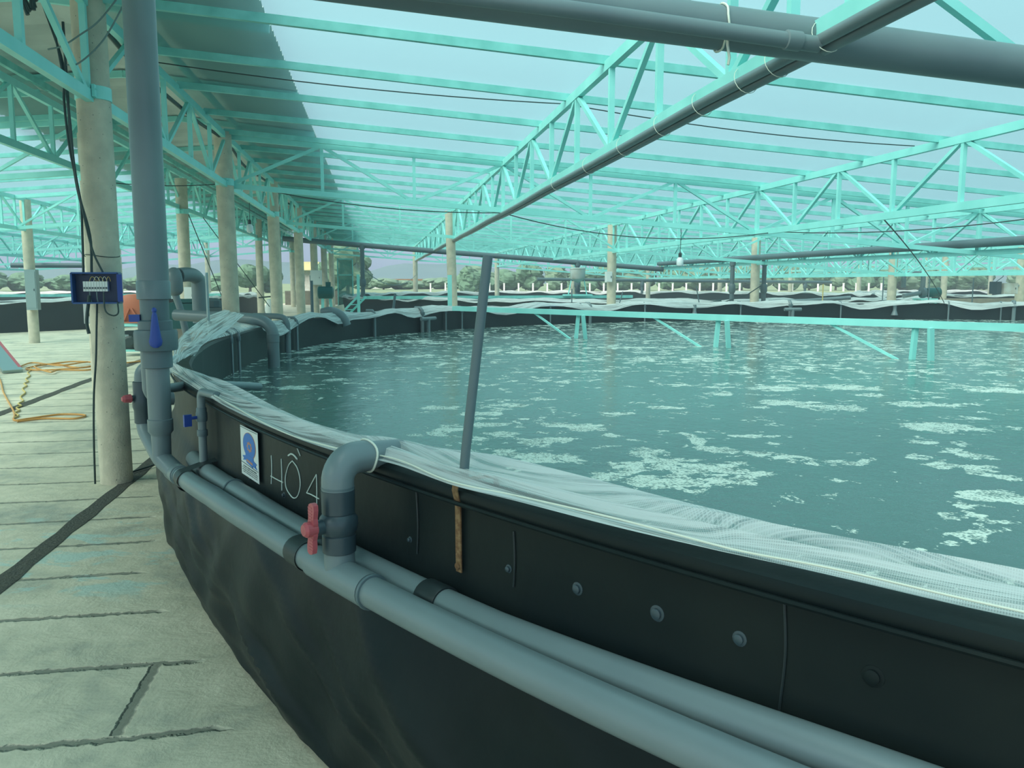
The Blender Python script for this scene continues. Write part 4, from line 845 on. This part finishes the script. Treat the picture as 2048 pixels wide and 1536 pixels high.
# pump on a stool at the right
t = thing('stool', (15.0, 21.2, zf(21)), 'turquoise metal stool carrying the green pump', 'stool')
MB().box((15.0, 21.2, 1.13), (.5, .4, .04)).obj('seat', M['teal'], t, False)
for dx in (-.2, .2):
    for dy in (-.15, .15): MB().bar((15+dx, 21.2+dy, 1.12), (15+dx*1.3, 21.2+dy*1.3, .15), .045, .045).obj('leg', M['teal'], t, False)
t = thing('water_pump', (15.0, 21.2, 1.15), 'dark green pump motor on the turquoise stool behind the far rim', 'pump')
MB().lathe([(.06, 0), (.12, .01), (.13, .05), (.13, .32), (.14, .33), (.14, .38), (.09, .40)], (15.02, 21.2, 1.31), (1, 0, 0), 18).obj('motor', M['green'], t, True)
MB().lathe([(.09, 0), (.15, .03), (.15, .12), (.09, .16)], (14.84, 21.2, 1.31), (1, 0, 0), 18).obj('pump_casing', M['pvcm'], t, True)
MB().tube(spline([(14.9, 21.2, 1.35), (14.9, 21.2, 1.75), (14.82, 21.2, 1.83), (14.4, 21.2, 1.83), (14.32, 21.2, 1.75), (14.32, 21.2, 1.45)], 5), .065, 14).tube([(14.85, 21.2, 1.3), (14.2, 21.0, 1.22)], .06, 12).obj('pipe', M['pvc'], t, True)
# machine on a column foot near the walkway
t = thing('paddle_motor', (-1.05, 18.2, zf(18)), 'dark motor on a slanted pale drum beside the walkway', 'motor')
MB().lathe([(.10, 0), (.13, .02), (.13, .3), (.08, .33)], (-1.22, 18.1, 1.38), (1, 0, 0), 14).box((-1.0, 18.1, 1.50), (.1, .1, .2)).obj('motor', M['green'], t, False)
MB().lathe([(.17, 0), (.17, .55)], (-.75, 18.4, .55), (-.22, 0, 1), 18).obj('drum', M['conc'], t, True)
MB().bar((-1.15, 18.2, .15), (-1.12, 18.1, 1.3), .06, .06).bar((-.9, 18.4, .15), (-.98, 18.3, 1.3), .06, .06).obj('stand', M['teal'], t, False)
t = thing('step_ladder', (-.5, 20.5, zf(20)), 'small turquoise step ladder between the tanks', 'ladder')
MB().bar((-.43, 20.5, .15), (-.43, 20.5, 1.78), .07, .07).obj('post', M['teal'], t, False)
MB().bar((-.95, 20.5, .75), (-.45, 20.5, 1.25), .05, .05).bar((-.75, 20.7, .75), (-.25, 20.7, 1.25), .05, .05).obj('rails', M['teal'], t, False)
for k in range(4): MB().bar((-.88+.12*k, 20.5, .82+.12*k), (-.68+.12*k, 20.7, .82+.12*k), .03, .02).obj('rung', M['teal'], t, False)
# scooter far down the walkway
t = thing('scooter', (-2.75, 23.2, zf(23)), 'parked white and dark blue scooter on the walkway', 'scooter'); z = zf(23)
for dy in (-.55, .6): MB().tube([(-2.75, 23.2+dy+.24*math.cos(a), z+.27+.24*math.sin(a)) for a in np.linspace(0, 2*PI, 20)], .05, 8).obj('wheel', M['cable'], t, True)
MB().tube([(-2.75, 22.85, z+.45), (-2.75, 22.75, z+.7), (-2.75, 22.7, z+.95)], [.12, .15, .08], 10).obj('front_fairing', M['white'], t, True)
MB().tube([(-2.75, 23.0, z+.42), (-2.75, 23.4, z+.52), (-2.75, 23.9, z+.70)], [.1, .16, .12], 10).obj('body', M['bluebox'], t, True)
MB().tube([(-3.05, 22.8, z+1.0), (-2.75, 22.75, z+1.03), (-2.45, 22.8, z+1.0)], .018, 8).obj('handlebar', M['cable'], t, True)
# plastic vat, feeder, green screen and far beam behind the near tank
t = thing('plastic_vat', (4.75, 22.4, zf(22)), 'round white vat with blue rim behind the far rim', 'vat')
MB().lathe([(.40, .45), (.46, .95), (.44, .95)], (4.75, 22.6, 0), seg=32).obj('body', M['tankplastic'], t, True); MB().lathe([(.44, 0), (.52, .0), (.52, .07), (.44, .07)], (4.75, 22.6, .94), seg=32).obj('rim', M['sb'], t, True)
t = thing('auto_feeder', (6.28, 26, 1.2), 'pale round feeder drum on a turquoise raft frame in the tank behind', 'feeder')
MB().lathe([(.03, 0), (.22, .12), (.235, .14), (.24, .42), (.25, .43), (.25, .46), (.2, .48)], (6.28, 26, 1.57), seg=24).obj('drum', M['tankplastic'], t, True)
MB().lathe([(.07, 0), (.09, .1), (.05, .25)], (6.28, 26, 1.25), seg=12).obj('spreader', M['pvcd'], t, True)
for dx in (-.3, .3): MB().bar((6.28+dx*.7, 26, 1.65), (6.28+dx, 26, 1.2), .03, .03).obj('leg', M['teal'], t, False)
MB().box((6.28, 26, 1.19), (.9, .3, .05)).obj('base', M['teal'], t, False)
o = MB().bar((-.4, 25.8, 1.13), (8.2, 26.4, 1.13), .12, .09).obj('walkway_beam', M['tealdark'], smooth=False); tag(o, 'turquoise beam spanning over the tank behind', 'beam')
o = MB().bar((-24, 30, 1.13), (-5.2, 30.5, 1.16), .12, .09).obj('walkway_beam', M['tealdark'], smooth=False); tag(o, 'turquoise beam spanning over the left tank', 'beam')
t = thing('screen_frame', (-1.1, 31, .4), 'tall turquoise frame covered with green mesh beyond the walkway', 'screen')
for q in (((-1.37, 31, .35), (-1.37, 31, 2.45)), ((-.84, 31, .35), (-.84, 31, 2.45)), ((-1.37, 31, 2.42), (-.84, 31, 2.42)), ((-1.37, 31, 1.85), (-.84, 31, 1.85))): MB().bar(*q, .04, .04).obj('bar', M['tealdark'], t, False)
M['mesh'] = netmat('green_mesh', .35, .2, 0, 1)
for nn in M['mesh'].node_tree.nodes:
    if nn.type in ('BSDF_DIFFUSE', 'BSDF_TRANSLUCENT'): nn.inputs[0].default_value = (.08, .35, .30, 1)
MB().box((-1.1, 31.02, 1.4), (.5, .006, 2.0)).obj('mesh_panel', M['mesh'], t, False)
# hanging lamps
for x, y, z, lab in ((4.786, 12.9, 1.86, 'white bulb lamp hanging over the near tank at right of centre'), (-2.12, 15.07, 2.45, 'white bulb lamp hanging beside the walkway columns')):
    t = thing('bulb_lamp', (x, y, z), lab, 'lamp'); MB().lathe([(.01, -.02), (.05, 0), (.055, .02), (.055, .10), (.03, .13)], (x, y, z), seg=16).obj('bulb', M['bulb'], t, True)
    MB().lathe([(.025, 0), (.028, .07), (.01, .09)], (x, y, z+.12), seg=12).tube([(x, y, z+.2), (x+.01, y, z+.5), (x, y, zb(x)+.05)], .005, 6).obj('holder', M['cable'], t, True)

# ------------------------------------------------------------------ left floor: hose reel cart, green box, hoses, tilted board
z = zf(18); cx, cy = -4.82, 17.9
t = thing('hose_reel_cart', (cx, cy, z), 'turquoise wheeled cart with a big orange-red hose reel and an engine', 'cart')
for dy in (-.17, .17): MB().lathe([(.05, 0), (.27, .004), (.28, .012), (.27, .02), (.05, .024)], (cx-.03, cy+dy, 1.08), (0, 1, 0), 28).obj('reel_disc', M['red'], t, True)
M['orangered'] = mat('orange_red_paint', (.50, .15, .08), .5)
for o in t.children: o.data.materials[0] = M['orangered']
MB().lathe([(.19, -.15), (.20, -.14), (.20, .14), (.19, .15)], (cx-.03, cy, 1.08), (0, 1, 0), 24).obj('hose_coil', M['orange'], t, True)
MB().bar((cx-.18, cy-.2, .78), (cx-.05, cy-.2, 1.08), .03, .03).bar((cx+.15, cy-.2, .78), (cx, cy-.2, 1.08), .03, .03).bar((cx-.25, cy-.2, .80), (cx+.25, cy-.2, .80), .05, .03).obj('reel_stand', M['orangered'], t, False)
for x in (-.33, .33):
    for y in (-.25, .25): MB().bar((cx+x, cy+y, z), (cx+x, cy+y, .76), .035, .035).obj('frame_post', M['teal'], t, False)
for zz_ in (.24, .74):
    MB().bar((cx-.33, cy-.25, zz_), (cx+.33, cy-.25, zz_), .035, .035).bar((cx-.33, cy+.25, zz_), (cx+.33, cy+.25, zz_), .035, .035).bar((cx-.33, cy-.25, zz_), (cx-.33, cy+.25, zz_), .035, .035).bar((cx+.33, cy-.25, zz_), (cx+.33, cy+.25, zz_), .035, .035).obj('frame_rail', M['teal'], t, False)
MB().box((cx-.05, cy, .38), (.36, .3, .24)).lathe([(.1, 0), (.12, .02), (.12, .12), (.08, .14)], (cx-.05, cy-.17, .42), (0, -1, 0), 14).box((cx-.05, cy, .56), (.26, .22, .14)).obj('engine', M['cable'], t, False)
MB().box((cx-.12, cy-.2, .52), (.1, .06, .08)).box((cx+.08, cy-.19, .35), (.05, .06, .12)).obj('engine_fittings', M['steel'], t, False)
hose = [(-6.21,15.81),(-6.19,16.35),(-5.51,15.7),(-5.14,16.1),(-4.84,15.17),(-5.3,15.08),(-5.32,14.69),(-5.85,15.5),(-5.77,16.2),(-5.08,15.37),(-4.9,15.9),(-5.5,16.2),(-6.0,15.6),(-5.6,15.1),(-5.0,15.3),(-4.8,16.1),(-4.57,16.19),(-4.3,16.6),(-4.4,17.4)]
o = MB().tube(spline([(x, y, zf(y)+.02+.012*(i % 4)) for i, (x, y) in enumerate(hose)], 8), .014, 8).obj('garden_hose', M['orange'], smooth=True); tag(o, 'loosely coiled orange hose on the concrete floor', 'hose')
h2 = [(-6.6,15.6),(-5.84,14.1),(-5.13,12.48),(-4.3,10.7),(-4.07,10.12),(-3.94,10.21),(-3.7,10.45),(-3.40,10.36),(-3.43,10.13),(-3.77,10.18),(-4.0,10.02)]
o = MB().tube(spline([(x, y, zf(y)+.014) for x, y in h2], 8), .011, 8).obj('garden_hose', M['orange'], smooth=True); tag(o, 'single orange hose curving toward the camera on the concrete floor', 'hose')
h3 = [(-5.97,15.64),(-5.41,14.03),(-5.07,13.03),(-4.58,11.64),(-4.35,10.94),(-4.1,10.23)]
hp = spline([(x, y, zf(y)+.014) for x, y in h3], 10); hp = [(x+.025*math.sin(i*1.1), y, zz_) for i, (x, y, zz_) in enumerate(hp)]
o = MB().tube(hp, .010, 6).obj('knotted_rope', M['yellow'], smooth=True); tag(o, 'knotted yellow rope lying beside the orange hose', 'rope')
t = thing('tilted_board', (-6.2, 15.3, zf(15)), 'tilted grey board with a red edge at the left border', 'board')
MB().bar((-6.75, 15.9, .62), (-5.98, 14.95, .13), .3, .05).obj('board', M['steel'], t, False); MB().bar((-6.70, 16.05, .66), (-5.93, 15.10, .17), .05, .04).obj('edge_strip', M['red'], t, False)
MB().bar((-6.6, 15.7, .1), (-6.6, 15.7, .50), .06, .06).obj('leg', M['bark'], t, False)
o = MB().tube(spline([(-2.05, 7.3, .02), (-1.9, 7.6, .03), (-1.75, 8.2, .04), (-1.66, 8.5, .12)], 6), .008, 6).obj('cable', M['cable'], smooth=True); tag(o, 'short black cable on the floor at the foot of the speckled column', 'cable')
o = MB().tube(spline([(-1.66, 7.9, .01), (-1.64, 7.9, .2), (-1.62, 7.85, .34)], 4), .02, 8).obj('floor_post', M['teal'], smooth=True); tag(o, 'short turquoise post between the tank and the speckled column', 'post')

# ------------------------------------------------------------------ background
def tree(x, y, z0, h, w, m, lab, grp):
    t = thing('tree', (x, y, z0), lab, 'tree', grp); MB().tube([(x, y, z0-.2), (x+.1, y, z0+h*.5)], [.14+h*.01, .08], 8).obj('trunk', M['bark'], t, True)
    mb = MB(); n_ = 11
    for k in range(n_):
        a = rng.uniform(0, 2*PI); rr = rng.uniform(0, .33)*w; c = np.array([x+rr*math.cos(a), y+rr*math.sin(a), z0+h*(.22+.55*rng.uniform())]); s = w*rng.uniform(.24, .36)
        nu, nv = 12, 8; V = []
        for i in range(nu):
            for j in range(nv):
                th = 2*PI*i/nu; ph = PI*j/(nv-1); q = s*(1+.22*math.sin(5*th+k)*math.sin(4*ph+k)+rng.uniform(-.12, .12)); V.append((c[0]+q*math.sin(ph)*math.cos(th), c[1]+q*math.sin(ph)*math.sin(th), c[2]+min(q*.85, h*.3)*math.cos(ph)))
        mb.grid(V, nu, nv, True)
    mb.obj('foliage', m, t, False)
i = 0
for x in np.arange(13, 92, 3.1):
    y = 104+rng.uniform(-3, 3); tree(x, y, .5, rng.uniform(2.6, 3.6), rng.uniform(3.4, 4.6), M['leaf'] if i % 3 else M['leaf2'], 'low green tree beyond the white fence posts, %s from the left' % ORD[i], 'tree line at right'); i += 1
for x, y, h, w, lab in ((-2.6, 78, 5.0, 3.6, 'tall loose tree left of the downpipe behind the walkway'), (-1.3, 84, 4.2, 2.6, 'slim tree right of the downpipe behind the walkway'), (-4.6, 92, 3.8, 3.4, 'bushy tree beside the distant house'), (-12.6, 88, 2.9, 3.6, 'round tree left of the walkway columns'), (-10.8, 90, 2.5, 3.0, 'small tree just left of the distant house'), (9.3, 86, 2.6, 3.0, 'small round tree right of the column behind the rim'), (11.6, 95, 2.3, 3.0, 'low tree between the column and the leaning pole')):
    tree(x, y, .5, h, w, M['leaf'], lab, None)
for i, x in enumerate(np.arange(-46, -17, 3.3)): tree(x, 112+rng.uniform(-4, 4), .5, rng.uniform(1.7, 2.3), 4.4, M['leaf'], 'low tree beyond the left tank, %s from the left' % ORD[i], 'tree line at left')
for i, x in enumerate(np.arange(-2, 16, 3.0)): tree(x, 128+rng.uniform(-4, 4), .5, rng.uniform(1.4, 2.0), 4.6, M['leaf2'], 'low distant bush in the middle of the horizon, %s from the left' % ORD[i], 'bushes on the horizon')
for k in range(34):
    x = 5.8+1.62*k; t_ = MB().box((x, 92, .95), (.15, .15, .95)); t_.box((x, 92, 1.45), (.19, .19, .06)); tag(t_.obj('fence_post', M['white'], smooth=False), 'white concrete fence post at the edge of the grass field, %s from the left' % ORD[min(k, 38)], 'fence post', 'white fence posts')
def hill(pts, y, lab):
    V = []; n_ = len(pts)
    for dy, f in ((-120, 0), (-60, .55), (0, 1), (80, 0)): V += [(x, y+dy, -1+(h+1)*f) for x, h in pts]
    o = MB().grid(V, 4, n_).obj('hills', M['hill'], smooth=True); o['kind'] = 'structure'; return o
xs_ = np.linspace(-420, 700, 90)
hill([(x, 7+6*abs(math.sin(x*.013+.7))+3*math.sin(x*.041)+1.2*math.sin(x*.11)) for x in xs_], 620, '')
hill([(x, 26*math.exp(-((x+185)/95)**2)+17*math.exp(-((x+60)/60)**2)+5) for x in xs_], 1150, '')
t = thing('house', (-7.1, 95, .5), 'distant pale yellow house between the walkway columns', 'house')
MB().box((-7.1, 96.2, 1.7), (3.0, 2.4, 2.4)).obj('walls', M['tankplastic'], t, False); MB().box((-7.2, 95.8, 3.35), (2.0, 1.8, .9)).box((-7.2, 95.6, 2.92), (3.2, 2.8, .12)).obj('upper_storey', M['yellowpaint'], t, False)
for dx in (-.9, .1, .9): MB().box((-7.1+dx, 94.97, 2.0), (.45, .04, .6)).obj('window', M['green'], t, False)
t = thing('shed', (9, 140, .5), 'long low white building on the horizon', 'building'); MB().box((4.0, 150, 1.2), (12, 6, 1.4)).obj('walls', M['white'], t, False); MB().box((4.0, 150, 2.0), (12.6, 6.6, .25)).obj('roof', M['rust'], t, False)
o = MB().box((19.9, 23.4, .62), (5.2, .25, .95)).obj('low_wall', M['brick'], smooth=False); tag(o, 'low brown block wall behind the netting at right', 'wall')
o = MB().box((-3.0, 44.2, .75), (3.2, .25, .8)).obj('low_wall', M['brick'], smooth=False); tag(o, 'low brown wall at the far end of the walkway', 'wall')

# ------------------------------------------------------------------ humid haze under the roof
m = D.materials.new('haze'); m.use_nodes = True; n, L = nodes(m); n.clear(); out = n.new('ShaderNodeOutputMaterial'); vs = n.new('ShaderNodeVolumeScatter')
vs.inputs['Color'].default_value = (.80, .93, 1, 1); vs.inputs['Density'].default_value = .006; vs.inputs['Anisotropy'].default_value = .2; L.new(vs.outputs[0], out.inputs['Volume'])
o = MB().box((10, 22, 4), (110, 62, 12)).obj('haze', m, smooth=False); o['kind'] = 'structure'
